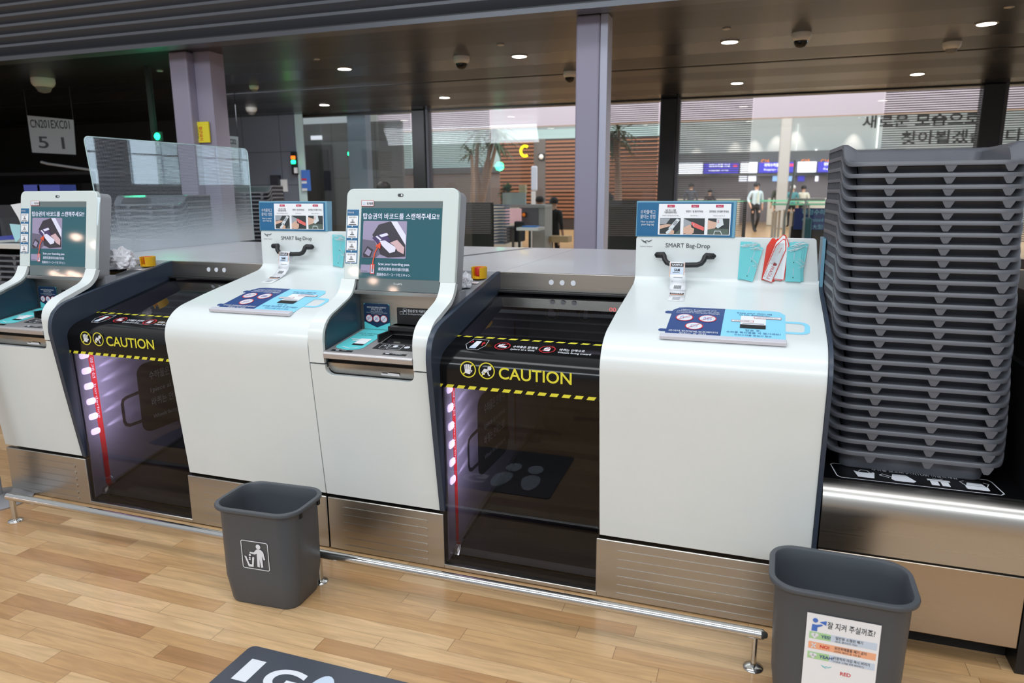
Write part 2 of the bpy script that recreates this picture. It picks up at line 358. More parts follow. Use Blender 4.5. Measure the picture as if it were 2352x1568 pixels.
# ------------------------------------------------------------------ columns
def column(name, x0, x1, y0, y1, z1, m, label, m2=None):
    b = MB().box(x0, x1, y0, y1, 0, z1, m)
    o = b.build(name, smooth=0, bevel=.015); tagged(o, label, 'column')
    return o
cc = column('square_column', -1.535, -1.34, 6.0, 6.22, 3.0, colm, 'lilac-grey square column in the middle of the picture, left of the right-hand sign')
cl = column('square_column', -5.75, -5.53, 6.05, 6.3, 3.0, colm, 'lilac-grey square column on the left with a yellow notice')
colm2 = mat('column_strip', (176, 178, 196), .4)
MB().box(-1.337, -1.278, 6.02, 6.2, 0, 3.0, colm2).build('edge_strip', cc, smooth=0)
MB().box(-5.527, -5.33, 6.15, 6.35, 0, 3.0, colm).build('edge_strip', cl, smooth=0)
for (pa, pb, lab) in ((947, 984, 'black steel column left of the letter C wall'), (1515, 1549, 'black steel column right of the lilac middle column'), (2247, 2288, 'black steel column behind the tall tub stack')):
    x0 = at(pa, 300, 11.65).x; x1 = at(pb, 300, 11.65).x
    wd = .25
    c = column('steel_column', x0, x0+wd, 11.62, 11.84, 3.0, blackcol, lab)
    MB().box(x0+wd+.005, x0+wd+.05, 11.65, 11.8, 0, 3.0, mat('column_side', (70, 72, 84), .4)).build('edge_strip', c, smooth=0)
# ------------------------------------------------------------------ glass wall with striped film
film = mat('striped_film', (92, 90, 92), .5)
def pane(n, pa, pb, stripes, Y=11.74):
    x0 = at(pa, 300, Y).x; x1 = at(pb, 300, Y).x
    o = MB().box(x0, x1, Y, Y+.01, .2, 2.98, clear).build('window_%d' % n, smooth=0, kind='structure')
    if stripes:
        f = MB(); z = .9
        while z < 2.97: f.box(x0+.01, x1-.01, Y-.006, Y-.003, z, z+.0125, film); z += .031
        f.build('film_stripes', o, smooth=0)
pane(1, 868, 945, True); pane(2, 990, 1126, True); pane(3, 1127, 1330, False); pane(4, 1390, 1513, True); pane(5, 1553, 1727, True); pane(6, 1728, 2024, False); pane(7, 2025, 2246, True); pane(8, 2292, 2430, True)
pane(9, 694, 866, False)
b = MB(); xa, xb = at(868, 300, 11.7).x, 6; b.box(xa, xb, 11.7, 11.8, .52, .66, mat('sill_metal', (60, 52, 50), .4)).build('trim_3', smooth=0, kind='structure')
# ------------------------------------------------------------------ rear walls on the left
bw = mat('dark_bay_wall', (38, 38, 40), .6)  # darkness of the bay is put into this near-black wall colour
gw = mat('grey_wall_panel', (112, 118, 132), .5); ow = mat('olive_grey_wall', (104, 106, 106), .5)
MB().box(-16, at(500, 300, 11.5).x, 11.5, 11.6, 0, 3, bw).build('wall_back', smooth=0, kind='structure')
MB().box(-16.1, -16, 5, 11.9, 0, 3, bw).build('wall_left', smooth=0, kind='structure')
x0, x1 = at(500, 300, 11.5).x, at(690, 300, 11.5).x
wl = MB().box(x0, x1, 11.5, 11.6, 0, 3, gw)
wg = wl.build('wall_grey', smooth=0, kind='structure')
ln = MB(); fr = Fr((x0, 11.5, 0), (1, 0, 0), (0, 0, 1)); W_ = x1-x0
for z in (1.05, 1.75, 2.35): ln.rect(fr, 0, z, W_, z+.012, mat('panel_joint', (66, 70, 80), .6))
for u in (.3, .75): ln.rect(fr, W_*u, 0, W_*u+.012, 3, MATS['panel_joint'])
ln.build('panel_joints', wg, smooth=0)
x2 = at(922, 300, 17).x; x1b = at(694, 300, 17).x
ob = MB().box(x1b-2.5, x2, 17, 17.1, 0, 3.4, ow).build('wall_olive', smooth=0, kind='structure')
fr = Fr((0, 17, 0), (1, 0, 0), (0, 0, 1)); j = MB()
j.rect(fr, x1b, 1.98, x2, 1.995, mat('panel_joint2', (74, 76, 76), .6))
for p in (760, 860): j.rect(fr, at(p, 300, 17).x, 0, at(p, 300, 17).x+.015, 3.4, MATS['panel_joint2'])
j.build('panel_joints', ob, smooth=0)
d0, d1 = at(697, 335, 16.9).x, at(757, 335, 16.9).x
dr = MB().box(d0, d1, 16.93, 16.99, 0, at(730, 333, 16.95).z, mat('dark_door', (64, 62, 62), .4)).build('door_1', smooth=0, kind='structure')
MB().box(d0+(d1-d0)*.55, d1-.08, 16.90, 16.93, .05, at(730, 345, 16.9).z, mat('door_leaf', (46, 42, 42), .35)).build('door_leaf', dr, smooth=0)
# ------------------------------------------------------------------ far concourse
band = mat('soffit_pink_white', (226, 214, 226), .6, emit=.12)  # faint emission in the material brightens the soffit, which is no lamp
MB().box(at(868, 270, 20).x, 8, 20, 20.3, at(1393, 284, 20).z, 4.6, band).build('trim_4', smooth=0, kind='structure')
fw = mat('far_wall_panel', (186, 192, 192), .35)
MB().box(-24, 14, 40, 40.2, 0, 6.5, fw).build('wall_far', smooth=0, kind='structure')
MB().box(at(1552, 360, 39).x, 6, 38.6, 39.4, at(1552, 401, 39).z, at(1700, 350, 39).z, mat('fascia_grey', (96, 98, 102), .4)).build('trim_5', smooth=0, kind='structure')
# ================================================================== COUNTER MODULES
DX = -2.0568
WARP = True
def lean(z): return 2.605-(z-.335)*.063           # the front face leans out towards the top
FACE = Fr((0, 2.605, .335), (1, 0, 0), (0, -.063, 1))
def face_pt(x, z, d=0): return (x, lean(z)-d, z)
def wing_logo(b, fr, u, v, s, m, k=2, name=True):
    # winged swirl emblem
    for sg in (-1, 1):
        for i, (l, h) in enumerate(((1.0, .46), (.82, .22), (.62, 0.0))):
            if sg > 0 and i: continue
            pts = [(u+sg*s*.18, v-s*.02+h*s*.1), (u+sg*s*.5, v+s*.12+h*s*.3), (u+sg*s*l, v+s*.42+h*s*.12-i*s*.12), (u+sg*s*(l-.14), v+s*.22+h*s*.18-i*s*.1), (u+sg*s*.45, v-s*.02+h*s*.2)]
            b.poly(fr, pts if sg > 0 else pts[::-1], m, k)
    pts = [(u+s*(.34-.030*i)*math.cos(.5+i*.55), v+s*(.34-.030*i)*math.sin(.5+i*.55)-.02*s) for i in range(10)]
    b.line(fr, pts, s*.11, m, k)
    if name: b.text(fr, 'Incheon Airport', u, v-s*.78, s*.2, m, 'c', w=s*2.1, k=k)
def no_sign(b, fr, u, v, r, kind, ry=None):
    b.disc(fr, u, v, r, red, 2, ry); b.disc(fr, u, v, r*.88, wprint, 3, (ry or r)*.88); ry = ry or r
    q = ry/r
    def l(pts, t=.05): b.line(fr, [(u+a*r, v+c*r*q) for a, c in pts], r*t, pr['blue'], 4)
    if kind == 0: l([(-.45, -.35), (-.45, .2), (-.1, .2), (-.1, -.35), (-.45, -.35)]); l([(-.4, .2), (-.3, .42), (-.12, .3)]); l([(.05, -.05), (.5, .05), (.6, .2)])
    elif kind == 1: l([(-.4, -.4), (-.4, .35), (-.22, .35), (-.22, -.4), (-.4, -.4)]); l([(.0, -.4), (.0, .3), (.16, .3), (.16, -.4), (0, -.4)]); l([(.3, -.4), (.3, 0), (.44, 0), (.44, -.4), (.3, -.4)])
    else: l([(-.3, -.35), (-.35, .2), (.1, .35), (.35, .1), (.3, -.3), (-.3, -.35)]); l([(-.1, 0), (.1, 0)])
    b.line(fr, [(u-r*.62, v-ry*.62), (u+r*.62, v+ry*.62)], r*.07, red, 5)
# ---------------------------------------------------------------- kiosk
KX0, KX1 = -1.828, -1.297
def make_kiosk():
    t = thing('check_in_kiosk', 'white self-service kiosk with screen in the centre left, beside the left bin', 'kiosk', (-1.56, 2.9, 0))
    prof = [(2.567, .905)]+bez((2.565, .98), (2.556, 1.085), (2.655, 1.112))+[(2.735, 1.143)]+bez((2.755, 1.151), (2.795, 1.17), (2.808, 1.215), 6)+[(2.812, 1.222)]
    inner = offset_path(prof, .02)
    for x0, x1 in ((KX0, KX0+.068), (KX1-.068, KX1)):
        MB().prism(prof+inner[::-1], x0, x1, white).build('side_strip', t, bevel=.005)
    # lower panel with U notch
    zt = .898; n = [(KX0, .335), (KX1, .335), (KX1, zt), (KX1-.068, zt)]+[(KX1-.068-.03+.03*math.cos(a), .885-.0-.03*math.sin(a)-.0) for a in [math.pi/2*i/5 for i in range(6)]]
    n += [(KX0+.068+.03-.03*math.sin(a), .885-.03*math.cos(a)) for a in [math.pi/2*i/5 for i in range(6)]]+[(KX0+.068, zt), (KX0, zt)]
    MB().slab([face_pt(x, z) for x, z in n], (0, .02, 0), white).build('lower_panel', t, bevel=.004)
    MB().box(KX0+.006, KX1-.006, 2.66, 3.17, .03, .84, black).build('light_blocker', t, smooth=0)  # unseen black box behind the panel, added to block light
    # recess walls
    prof2 = [(2.60, .80)]+[(y+.012, z-.004) for y, z in prof]+[(2.84, 1.20), (2.86, .80)]
    for x0 in (KX0+.062, KX1-.068): MB().prism(prof2, x0, x0+.006, deepteal).build('recess_wall', t, smooth=30)
    # tray
    xa, xb = KX0+.069, KX1-.069
    tp = [(2.60, .927)]+[(2.562, .928), (2.560, .945)]+bez((2.560, .948), (2.561, .956), (2.572, .958), 4)+[(2.835, .997), (2.835, .985), (2.60, .915)]
    tray = MB().prism(tp, xa, xb, st_tray).build('tray', t, bevel=.002)
    low = [(2.585, .905), (2.60, .84), (2.62, .84), (2.62, .91)]
    MB().prism(low, xa, xb, st).build('paper_slot', t, smooth=0)
    b = MB(); f2 = Fr((0, 2.589, .888), (1, 0, 0), (0, -.22, 1)); b.rect(f2, -1.52, -.02, -1.44, -.012, wprint, 6); b.rect(f2, -1.49, -.012, -1.44, -.008, wprint, 6); b.build('paper_edge', t, smooth=0)
    MB().box(xa, xb, 2.60, 2.65, .904, .93, black).build('slot_gap', t, smooth=0)
    MB().box(xa, xb, 2.836, 2.85, .95, 1.20, st).build('back_plate', t, smooth=0)
    MB().prism([(2.795, 1.176), (2.80, 1.162), (2.84, 1.162), (2.84, 1.18)], xa, xb, st_tray).build('light_shelf', t, smooth=0)
    # tower
    T = Fr((KX0+.012, 2.8115, 1.22), (1, 0, 0), (0, .145, 1)); Wd = KX1-KX0-.015
    tw = MB(); tw.box(KX0+.01, KX1-.002, 2.852, 2.90, .95, 1.18, greyside); o2 = rrect(.006, -.05, Wd-.002, .362, .03)
    tw.slab([T.P(u, v, -.014) for u, v in o2], -T.n*.052, greyside); tw.build('tower_body', t, bevel=.004)
    bz = MB(); h = .37
    out = rrect(0, -.04, Wd, h, .03, 6); inn = rrect(.073, -.05, Wd-.070, .318, .008, 3)
    # frame built as four sides around the display
    bz.slab([T.P(u, v, .001) for u, v in [(0, 0), (.073, 0), (.073, .318), (Wd-.070, .318), (Wd-.070, 0), (Wd, 0)]+[q for q in rrect(0, 0, Wd, h, .03, 6)[7:21]]], -T.n*.018, bezel)
    bz.build('screen_bezel', t, bevel=.003)
    d = MB(); d.slab([T.P(u, v, 0) for u, v in [(.073, -.042), (Wd-.070, -.042), (Wd-.070, .318), (.073, .318)]], -T.n*.012, screen_grey)
    w_ = Wd-.143; u0 = .073
    d.rect(T, u0, .008, u0+w_, .292, screen_teal, 1)
    d.text(T, '탑승권의 바코드를 스캔해주세요!!', u0+.01, .249, .019, screen_white, w=w_-.022, bold=.008)
    px0, py0, pw, phh = u0+.012, .09, .205, .15
    d.rect(T, px0, py0, px0+pw, py0+phh, ph['lilac'], 2, .004)
    def P(pts, m, k=3): d.poly(T, [(px0+a*pw, py0+c*phh) for a, c in pts], ph[m], k)
    P([(.22, .62), (.36, .9), (.62, .99), (.66, .97), (.98, .38), (.99, .06), (.6, .02), (.42, .1), (.33, .4)], 'dark')
    P([(.64, .99), (.78, .99), (.99, .62), (.99, .36)], 'white', 4); P([(.0, .0), (.0, .5), (.28, .46), (.42, .12), (.3, .0)], 'mid', 4); P([(.02, .1), (.12, .32), (.26, .22), (.2, .02), (.04, .02)], 'dark', 5); P([(.06, .12), (.13, .26), (.22, .18), (.17, .04)], 'lilac', 6)
    P([(.22, .54), (.5, .7), (.66, .46), (.4, .34)], 'purple', 5); P([(.3, .58), (.34, .6), (.44, .5), (.41, .47)], 'white', 6); P([(.38, .62), (.56, .68), (.6, .62), (.44, .56)], 'white', 6)
    P([(.4, .46), (.52, .48), (.78, .3), (.76, .18), (.64, .14), (.46, .34)], 'white', 7); P([(.64, .42), (.8, .5), (.97, .3), (.96, .12), (.82, .2), (.74, .34)], 'skin', 7)
    d.line(T, [(px0+.055, .045), (px0+.055, .075), (px0+.062, .11), (px0+.075, .135)], .005, ph['orange'], 9); d.poly(T, [(px0+.062, .138), (px0+.088, .127), (px0+.088, .155)], ph['orange'], 9)
    d.rect(T, u0+.008, .03, u0+.06, .062, ph['lilac'], 3); d.text(T, 'boarding pass', u0+.011, .034, .004, ph['dark'], k=5); d.line(T, rrect(u0+.056, .027, u0+.073, .064), .0022, ph['orange'], 6, True); d.rect(T, u0+.057, .028, u0+.072, .063, ph['white'], 4); d.rect(T, u0+.061, .033, u0+.067, .058, ph['mid'], 5)
    d.text(T, 'Scan your boarding pass.', u0+.09, .062, .010, screen_white, w=.148, bold=.008)
    d.text(T, '请把机票条码扫描识别器.', u0+.09, .041, .010, screen_white, w=.146)
    d.text(T, '搭乗券のバーコードをスキャン.', u0+.085, .019, .010, screen_white, w=.158)
    d.text(T, 'Drop&Fly', u0+w_/2, -.015, .0075, wprint, 'c')
    d.rect(T, u0+.0, .300, u0+.058, .322, wprint, 3); d.line(T, rrect(u0, .300, u0+.058, .322), .0012, red, 4, True); d.text(T, '항균필름', u0+.025, .306, .008, darktxt, w=.03, k=5, bold=.01); d.rect(T, u0+.004, .305, u0+.018, .316, pr['lblue'], 5)
    d.build('display', t, smooth=0)
    c = MB(); c.slab([T.P(u, v, .001) for u, v in rrect(Wd/2-.016, .337, Wd/2+.01, .349, .006)], T.n*.001, darktxt); c.disc(T, Wd/2+.003, .343, .004, wprint, 5); c.build('camera_eye', t, smooth=0)
    g = MB()   # guide sticker on the left of the bezel
    g.slab([T.P(u, v, .001) for u, v in rrect(.006, .065, .062, .285)], T.n*.0012, tealblue)
    for i, s_ in enumerate(('탑승권 여권인식', '보안질문 확인', '수하물 태그 부착', '확인증 수령')):
        v = .222-i*.0505; g.rect(T, .009, v-.002, .059, v+.038, paper, 5); g.text(T, s_, .034, v+.029, .005, darktxt, 'c', w=.036, k=7); g.rect(T, .024, v+.010, .044, v+.013, darktxt, 7); g.rect(T, .03, v+.014, .038, v+.024, pr['grey'], 7); g.rect(T, .016, v+.001, .052, v+.0035, pr['dgrey'], 7)
        g.poly(T, [(.031, v-.003), (.037, v-.003), (.034, v-.010)], paper, 8)
    g.text(T, '이용방법', .010, .270, .006, wprint, k=7); g.build('guide_sticker', t, smooth=0)
    # teal strap sticker: up the back plate and down the tray
    B = Fr((0, 2.836, 0), (1, 0, 0), (0, 0, 1)); s1 = MB(); xa2, xb2 = -1.742, -1.618
    s1.slab([B.P(u, v, .0008) for u, v in [(xa2, .999), (xb2, .999), (xb2, 1.09)]+rrect(xa2, 1.0, xb2, 1.115, .008)[6:18]+[(xa2, 1.04)]], B.n*.001, cyanp)
    s1.poly(B, [(xa2, 1.033), ((xa2+xb2)/2, 1.008), (xb2, 1.033), (xb2, 1.107), (xb2-.008, 1.115), (xa2+.008, 1.115), (xa2, 1.107)], dnavy, 5)
    s1.text(B, '라이터,전자담배,보조배터리', (xa2+xb2)/2, 1.094, .0065, wprint, 'c', w=.09, k=7); s1.text(B, '부치는 짐 금지', (xa2+xb2)/2, 1.085, .0065, wprint, 'c', w=.05, k=7)
    s1.text(B, 'Lighters, E-cigarettes and', (xa2+xb2)/2, 1.079, .003, wprint, 'c', w=.06, k=7); s1.text(B, 'Lithium-ion batteries can only be packed', (xa2+xb2)/2, 1.0735, .003, wprint, 'c', w=.1, k=7); s1.text(B, 'in carry-on baggage', (xa2+xb2)/2, 1.068, .003, wprint, 'c', w=.05, k=7)
    s1.build('upright_sticker', t, smooth=0)
    s1 = MB()
    for i in range(3): no_sign(s1, B, xa2+.026+i*.0355, 1.048, .0165, i)
    for i in range(len(s1.v)): s1.v[i] = tuple(Vector(s1.v[i])+B.n*.003)
    s1.build('ban_symbols', t, smooth=0)
    TT = Fr((0, 2.572, .958), (1, 0, 0), (0, .263, .039)); s2 = MB(); L_ = .262
    s2.slab([TT.P(u, v, .0006) for u, v in [(xa2, L_), (xa2-.002, .055), (xa2+.012, .035), ((xa2+xb2)/2+.01, .022), (xb2-.01, .04), (xb2, .055), (xb2, L_)]], TT.n*.001, cyanp)
    um = (xa2+xb2)/2
    s2.text(TT, '탑승 후, 수하물 확인증을', um, .205, .010, darktxt, 'c', w=.10, k=6); s2.text(TT, '꼭 챙기세요!', um, .186, .010, darktxt, 'c', w=.06, k=6)
    s2.rect(TT, um-.045, .135, um+.03, .143, paper, 5); s2.rect(TT, um-.03, .12, um+.025, .128, paper, 5); s2.rect(TT, um-.005, .09, um+.045, .15, paper, 6); s2.rect(TT, um-.005, .074, um+.045, .09, blk, 7)
    s2.line(TT, [(um-.03, .05), (um+.01, .036), (um+.04, .052)], .004, wprint, 6); s2.build('tray_sticker', t, smooth=0)
    lb = MB()
    lb.rect(TT, -1.735, .004, -1.64, .019, blk, 2); lb.text(TT, '확인증', -1.69, .010, .006, wprint, k=5); lb.rect(TT, -1.715, .008, -1.70, .015, wprint, 4)
    lb.rect(TT, -1.505, .006, -1.405, .022, blk, 2); lb.text(TT, '수하물태그', -1.465, .012, .0065, wprint, k=5); lb.rect(TT, -1.495, .01, -1.478, .018, wprint, 4)
    lb.rect(TT, -1.58, .055, -1.372, .115, blk, 2)
    lb.line(TT, rrect(-1.555, .062, -1.527, .108, .005), .0015, wprint, 4, True); lb.line(TT, rrect(-1.52, .06, -1.462, .11, .006), .0018, wprint, 4, True); lb.disc(TT, -1.495, .094, .011, wprint, 4); lb.line(TT, [(-1.515, .08), (-1.467, .08)], .0015, wprint, 4)
    lb.poly(TT, [(-1.548, .088), (-1.534, .088), (-1.541, .098)], wprint, 4); lb.disc(TT, -1.442, .09, .012, wprint, 4)
    lb.build('tray_labels', t, smooth=0)
    sb = MB(); sb.slab([B.P(u, v, .0008) for u, v in rrect(-1.583, .999, -1.418, 1.103, .006)], B.n*.001, blk)
    sb.text(B, '탑승권 및 여권인식', -1.53, 1.085, .0105, wprint, w=.092, k=6, bold=.01); sb.text(B, 'Boarding pass & Passport Scan', -1.53, 1.074, .006, wprint, w=.094, k=6)
    sb.line(B, rrect(-1.568, 1.074, -1.553, 1.086, .001), .001, wprint, 6, True); sb.line(B, rrect(-1.552, 1.074, -1.536, 1.098, .001), .001, wprint, 6, True); sb.disc(B, -1.544, 1.089, .004, wprint, 6)
    sb.build('scanner_label', t, smooth=0)
    ps = MB(); x0, x1 = -1.592, -1.405
    ps.box(x0, x1, 2.775, 2.835, 1.012, 1.03, rubber); ps.box(x0, x0+.008, 2.69, 2.835, .978, 1.012, rubber); ps.box(x1-.008, x1, 2.69, 2.835, .978, 1.012, rubber); ps.box(x0, x1, 2.80, 2.835, .99, 1.03, rubber)
    ps.prism([(2.69, .9755), (2.69, .98), (2.78, .995), (2.78, .99)], x0+.02, x1-.02, gloss_black); ps.build('passport_scanner', t, bevel=.002)
    plinth(t, KX0+.005, KX1+.014, True)
    return t
def plinth(t, x0, x1, notch=False, n=6, inset=.07):
    b = MB(); b.box(x0, x1, 2.601, 2.63, .03, .322, st); o = b.build('plinth', t, bevel=.004)
    r = MB()
    for i in range(n):
        z = .278-i*.034
        r.slab([(x, 2.6005, z_) for x, z_ in rrect(x0+inset, z-.009, x1-inset, z+.009, .009)], (0, -.0016, 0), st)
    r.build('pressed_ribs', o, smooth=0, bevel=.0015)
    MB().box(x0, x1, 2.66, 2.70, 0, .05, black).build('kick_board', t, smooth=0)
# ---------------------------------------------------------------- belt bay
BX0, BX1 = -1.296, -.647
def cover_path():
    p = [(3.172, 1.150), (2.70, 1.0295), (2.69, 1.027), (2.60, 1.004)]+bez((2.60, 1.004), (2.543, .992), (2.5355, .962), 8)+[(2.5425, .868), (2.5435, .853), (2.571, .128)]
    return p
def make_belt():
    t = thing('baggage_belt_unit', 'right-hand bag-drop belt bay with smoked cover and yellow CAUTION lettering', 'belt bay', (-.97, 2.85, 0))
    top = bez((2.536, .95), (2.535, 1.065), (2.64, 1.091), 8)
    prof = [(2.64, .04), (2.64, .335), (2.60, .335)]+top+[(3.176, 1.219), (3.176, .04)]
    MB().prism(prof, BX0-.001, BX0+.022, navy).build('side_panel', t, bevel=.002)
    MB().prism([(2.875, 1.05), (2.875, 1.144), (3.176, 1.217), (3.176, 1.05)], BX0-.115, BX0-.001, greyside).build('side_deck', t, smooth=0)
    x0, x1 = -1.2485, -.546
    cp = [(3.342, 1.139), (2.79, 1.0115), (2.78, 1.009), (2.70, .991)]+bez((2.70, .991), (2.600, .970), (2.5945, .915), 10)+[(2.597, .846), (2.597, .832), (2.62, .03)]
    MB().sheet(cp[:2], x0, x1, smoke).build('cover_glass', t, smooth=0, raw=True)
    MB().sheet(cp[-2:], x0, x1, smoke_front).build('front_glass', t, smooth=0, raw=True)
    bd = cp[1:-1]; bm = MB(); bm.slab([(x0, y, z) for y, z in [bd[0]]+bd[1:4]+bd[5:]+offset_path(bd, -.004)[::-1]], (x1-x0, 0, 0), gloss_black); band_ = bm.build('warning_band', t, smooth=40, raw=True)
    pn = MB(); Fd = Fr((0, 2.597, .846), (1, 0, 0), (0, -.030, 1)); Fb = Fr((0, 2.597, .833), (1, 0, 0), (0, 0, 1))
    n = 15; p = (x1-x0)/14.2
    for i in range(n):
        u = x0+i*p; a = min(u+p*.62, x1-.002); pn.poly(Fb, [(u, -.001), (a, -.001), (min(a+.009, x1-.001), .0125), (u+.009 if i else u, .0125)], yellow, 1)
    Fs = Fr((0, 2.78, 1.009), (1, 0, 0), (0, .562, .129)); n2 = 14; p2 = (x1-x0)/13.6; Fs.o -= Fs.v*.004
    for i in range(n2):
        u = x0+.003+i*p2; a = min(u+p2*.62, x1-.02); pn.poly(Fs, [(u, 0), (a, 0), (a+.010, .013), (u+.010, .013)], yellow, 2)
    Fs2 = Fr((0, 2.70, .991), (1, 0, 0), (0, .08, .018))
    # caution row
    for cx in (-1.096, -1.015):
        pn.ring(Fd, cx, .070, .035, .0048, yellow, 3); pn.line(Fd, [(cx-.022, .048), (cx+.022, .092)], .0052, yellow, 3)
    Fd = Fr(Fd.P(0, .0265), Fd.u, Fd.v)
    cx = -1.096   # hand
    pn.poly(Fd, [(cx-.013, .028), (cx+.008, .024), (cx+.014, .034), (cx+.012, .045), (cx-.014, .045)], wprint, 5)
    for i in range(4): pn.line(Fd, [(cx-.0115+i*.0075, .044), (cx-.0125+i*.0078, .062+(.003 if i in (1, 2) else 0))], .0055, wprint, 5)
    pn.line(Fd, [(cx+.010, .032), (cx+.0185, .041)], .0055, wprint, 5)
    cx = -1.015   # crawling child
    pn.disc(Fd, cx+.013, .055, .0085, wprint, 5); pn.poly(Fd, [(cx-.018, .040), (cx-.010, .052), (cx+.006, .050), (cx+.010, .042), (cx-.004, .036)], wprint, 5)
    pn.line(Fd, [(cx+.004, .044), (cx+.009, .026)], .006, wprint, 5); pn.line(Fd, [(cx+.009, .026), (cx+.014, .025)], .005, wprint, 5); pn.line(Fd, [(cx-.014, .042), (cx-.020, .032)], .007, wprint, 5); pn.line(Fd, [(cx-.020, .031), (cx-.008, .029)], .006, wprint, 5)
    pn.text(Fd, 'CAUTION', -.963, .0155, .0485, yellow, w=.299, k=3, bold=.012)
    def tray_icon(fr, u, v):
        q = lambda a, c: (u+a*.93, v+c*1.6)
        pn.line(fr, [q(-.045, -.005), q(-.02, -.033), q(.03, -.033), q(.05, -.005), q(.045, .03), q(-.03, .03)], .0018, wprint, 3, True)
        pn.poly(fr, [q(-.016, -.026), q(.014, -.026), q(.018, .018), q(-.008, .018)], wprint, 4); pn.poly(fr, [q(-.016, -.026), q(.014, -.026), q(.014, -.012), q(-.015, -.012)], pr['lblue'], 5)
        pn.line(fr, [q(-.036, .006), q(-.020, .012)], .005, red, 5); pn.line(fr, [q(-.026, .018), q(-.019, .012), q(-.028, .007)], .004, red, 5)
        pn.line(fr, [q(.033, -.008), q(.033, .012)], .005, red, 5); pn.line(fr, [q(.026, .005), q(.033, .014), q(.04, .005)], .004, red, 5)
    tray_icon(Fs2, -1.108, .013)
    def bag_icon(fr, u, v, one):
        pn.ring(fr, u, v, .0335, .0038, red, 3); pn.poly(fr, [(u-.014, v-.016), (u+.012, v-.016), (u+.012, v+.014), (u-.014, v+.014)] if one else [(u-.019, v-.014), (u+.02, v-.014), (u+.02, v+.0), (u+.006, v+.002), (u+.006, v+.013), (u-.017, v+.013)], wprint, 3)
        pn.line(fr, rrect(u-.007, v+.013, u+.005, v+.020), .002, wprint, 3, True); pn.line(fr, [(u-.022, v-.022), (u+.022, v+.022)], .0035, red, 5)
    bag_icon(Fs2, -.990, .013, False); bag_icon(Fs2, -.796, .010, True)
    pn.text(Fs2, '수하물은 한개씩', -.944, .006, .017, wprint, w=.104, k=3, bold=.015); pn.text(Fs2, '1piece at a time', -.946, -.017, .015, wprint, w=.102, k=3, bold=.01)
    pn.text(Fs2, '바퀴는 안쪽으로', -.746, .006, .017, wprint, w=.104, k=3, bold=.015); pn.text(Fs2, 'Wheels facing inward', -.748, -.017, .015, wprint, w=.136, k=3, bold=.01)
    pn.build('warning_print', band_, smooth=0, raw=True)
    x0, x1 = BX0+.022, BX1
    # steel header with three dots
    hd = MB().box(BX0+.02, BX1+.03, 3.168, 3.177, 1.137, 1.219, st).build('header', t, bevel=.002)
    dt = MB()
    for x in (-1.028, -.977, -.926): dt.lathe([(.0115, 0), (.0115, -.0012)], (x, 3.1678, 1.180), wprint, 24, 'y')
    dt.build('indicator_dots', hd, smooth=0)
    MB().box(BX0+.02, BX1+.03, 3.15, 3.170, 1.129, 1.137, black).build('header_gap', t, smooth=0)
    # sill and interior
    MB().box(BX0+.012, BX1, 2.601, 2.63, .03, .106, st).build('sill', t, bevel=.003)
    MB().box(BX0+.02, BX1, 2.63, 2.66, .06, .118, black).build('sill_gap', t, smooth=0)
    MB().box(BX0, BX1, 2.66, 2.70, 0, .06, black).build('kick_board', t, smooth=0)
    iw = mat('inner_wall_lilac', (132, 130, 150), .4)
    lw = MB(); Y1 = 4.2
    lw.slab([(x0+.001, 2.62, .12), (x0+.001, Y1, .40), (x0+.001, Y1, 1.0), (x0+.001, 3.17, 1.11), (x0+.001, 2.72, .985), (x0+.001, 2.62, .93)], (.006, 0, 0), iw)
    inw = lw.build('inner_wall', t, smooth=0)
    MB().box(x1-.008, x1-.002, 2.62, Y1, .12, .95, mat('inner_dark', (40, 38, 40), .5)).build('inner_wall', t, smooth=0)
    rd = MB(); Fi = Fr((x0+.0072, 0, 0), (0, 1, 0), (0, 0, 1)); Fi.n = Vector((1, 0, 0))
    rd.rect(Fi, 2.685, .165, 2.715, .95, red, 1)
    Fv = Fr((x0+.0072, 2.694, .70), (0, 0, -1), (0, 1, 0)); Fv.n = Vector((1, 0, 0)); rd.text(Fv, '경계선  borderline', -.10, 0, .012, wprint, w=.30, k=3)
    rd.rect(Fi, 3.30, .33, 3.325, .95, mat('dull_red', (110, 50, 46), .5), 1)
    rd.text(Fi, 'Please put', 2.80, .79, .028, red, k=2)
    sk = mat('suitcase_decal', (44, 40, 42), .5); rd.poly(Fi, rrect(2.92, .34, 3.22, .70, .05), sk, 2); rd.line(Fi, [(2.92, .56), (2.86, .555), (2.84, .548), (2.832, .53), (2.832, .44), (2.84, .42), (2.86, .41), (2.92, .41)], .016, sk, 2); rd.rect(Fi, 3.22, .62, 3.235, .66, sk, 2); rd.rect(Fi, 3.22, .39, 3.235, .43, sk, 2)
    for i, (s_, h) in enumerate((('수하물은 한개씩', .035), ('1piece at a time', .025), ('바퀴는 안쪽으로', .035), ('Wheels facing inward', .022))): rd.text(Fi, s_, 2.98, .61-i*.07, h, pr['grey'], w=.2, k=4)
    rd.build('borderline_marks', inw, smooth=0)
    for i in range(6):
        z = .812-i*.074; l = MB(); l.slab([(x0+.0075, y, z_) for y, z_ in rrect(2.640, z-.014, 2.690, z+.016, .012)], (.004, 0, 0), led); l.build('light_slot', inw, smooth=0)
    belt = [(2.70, .10), (2.665, .125), (2.68, .15), (2.76, .165), (Y1, .44), (Y1, .36)]
    MB().prism(belt, x0+.03, x1-.01, mat('belt_rubber', (34, 32, 34), .35)).build('conveyor_belt', t, smooth=40)
    MB().prism([(2.66, .13), (2.66, .15), (2.70, .165), (Y1, .46), (Y1, .42)], x0+.008, x0+.024, st).build('belt_guide', t, smooth=0)
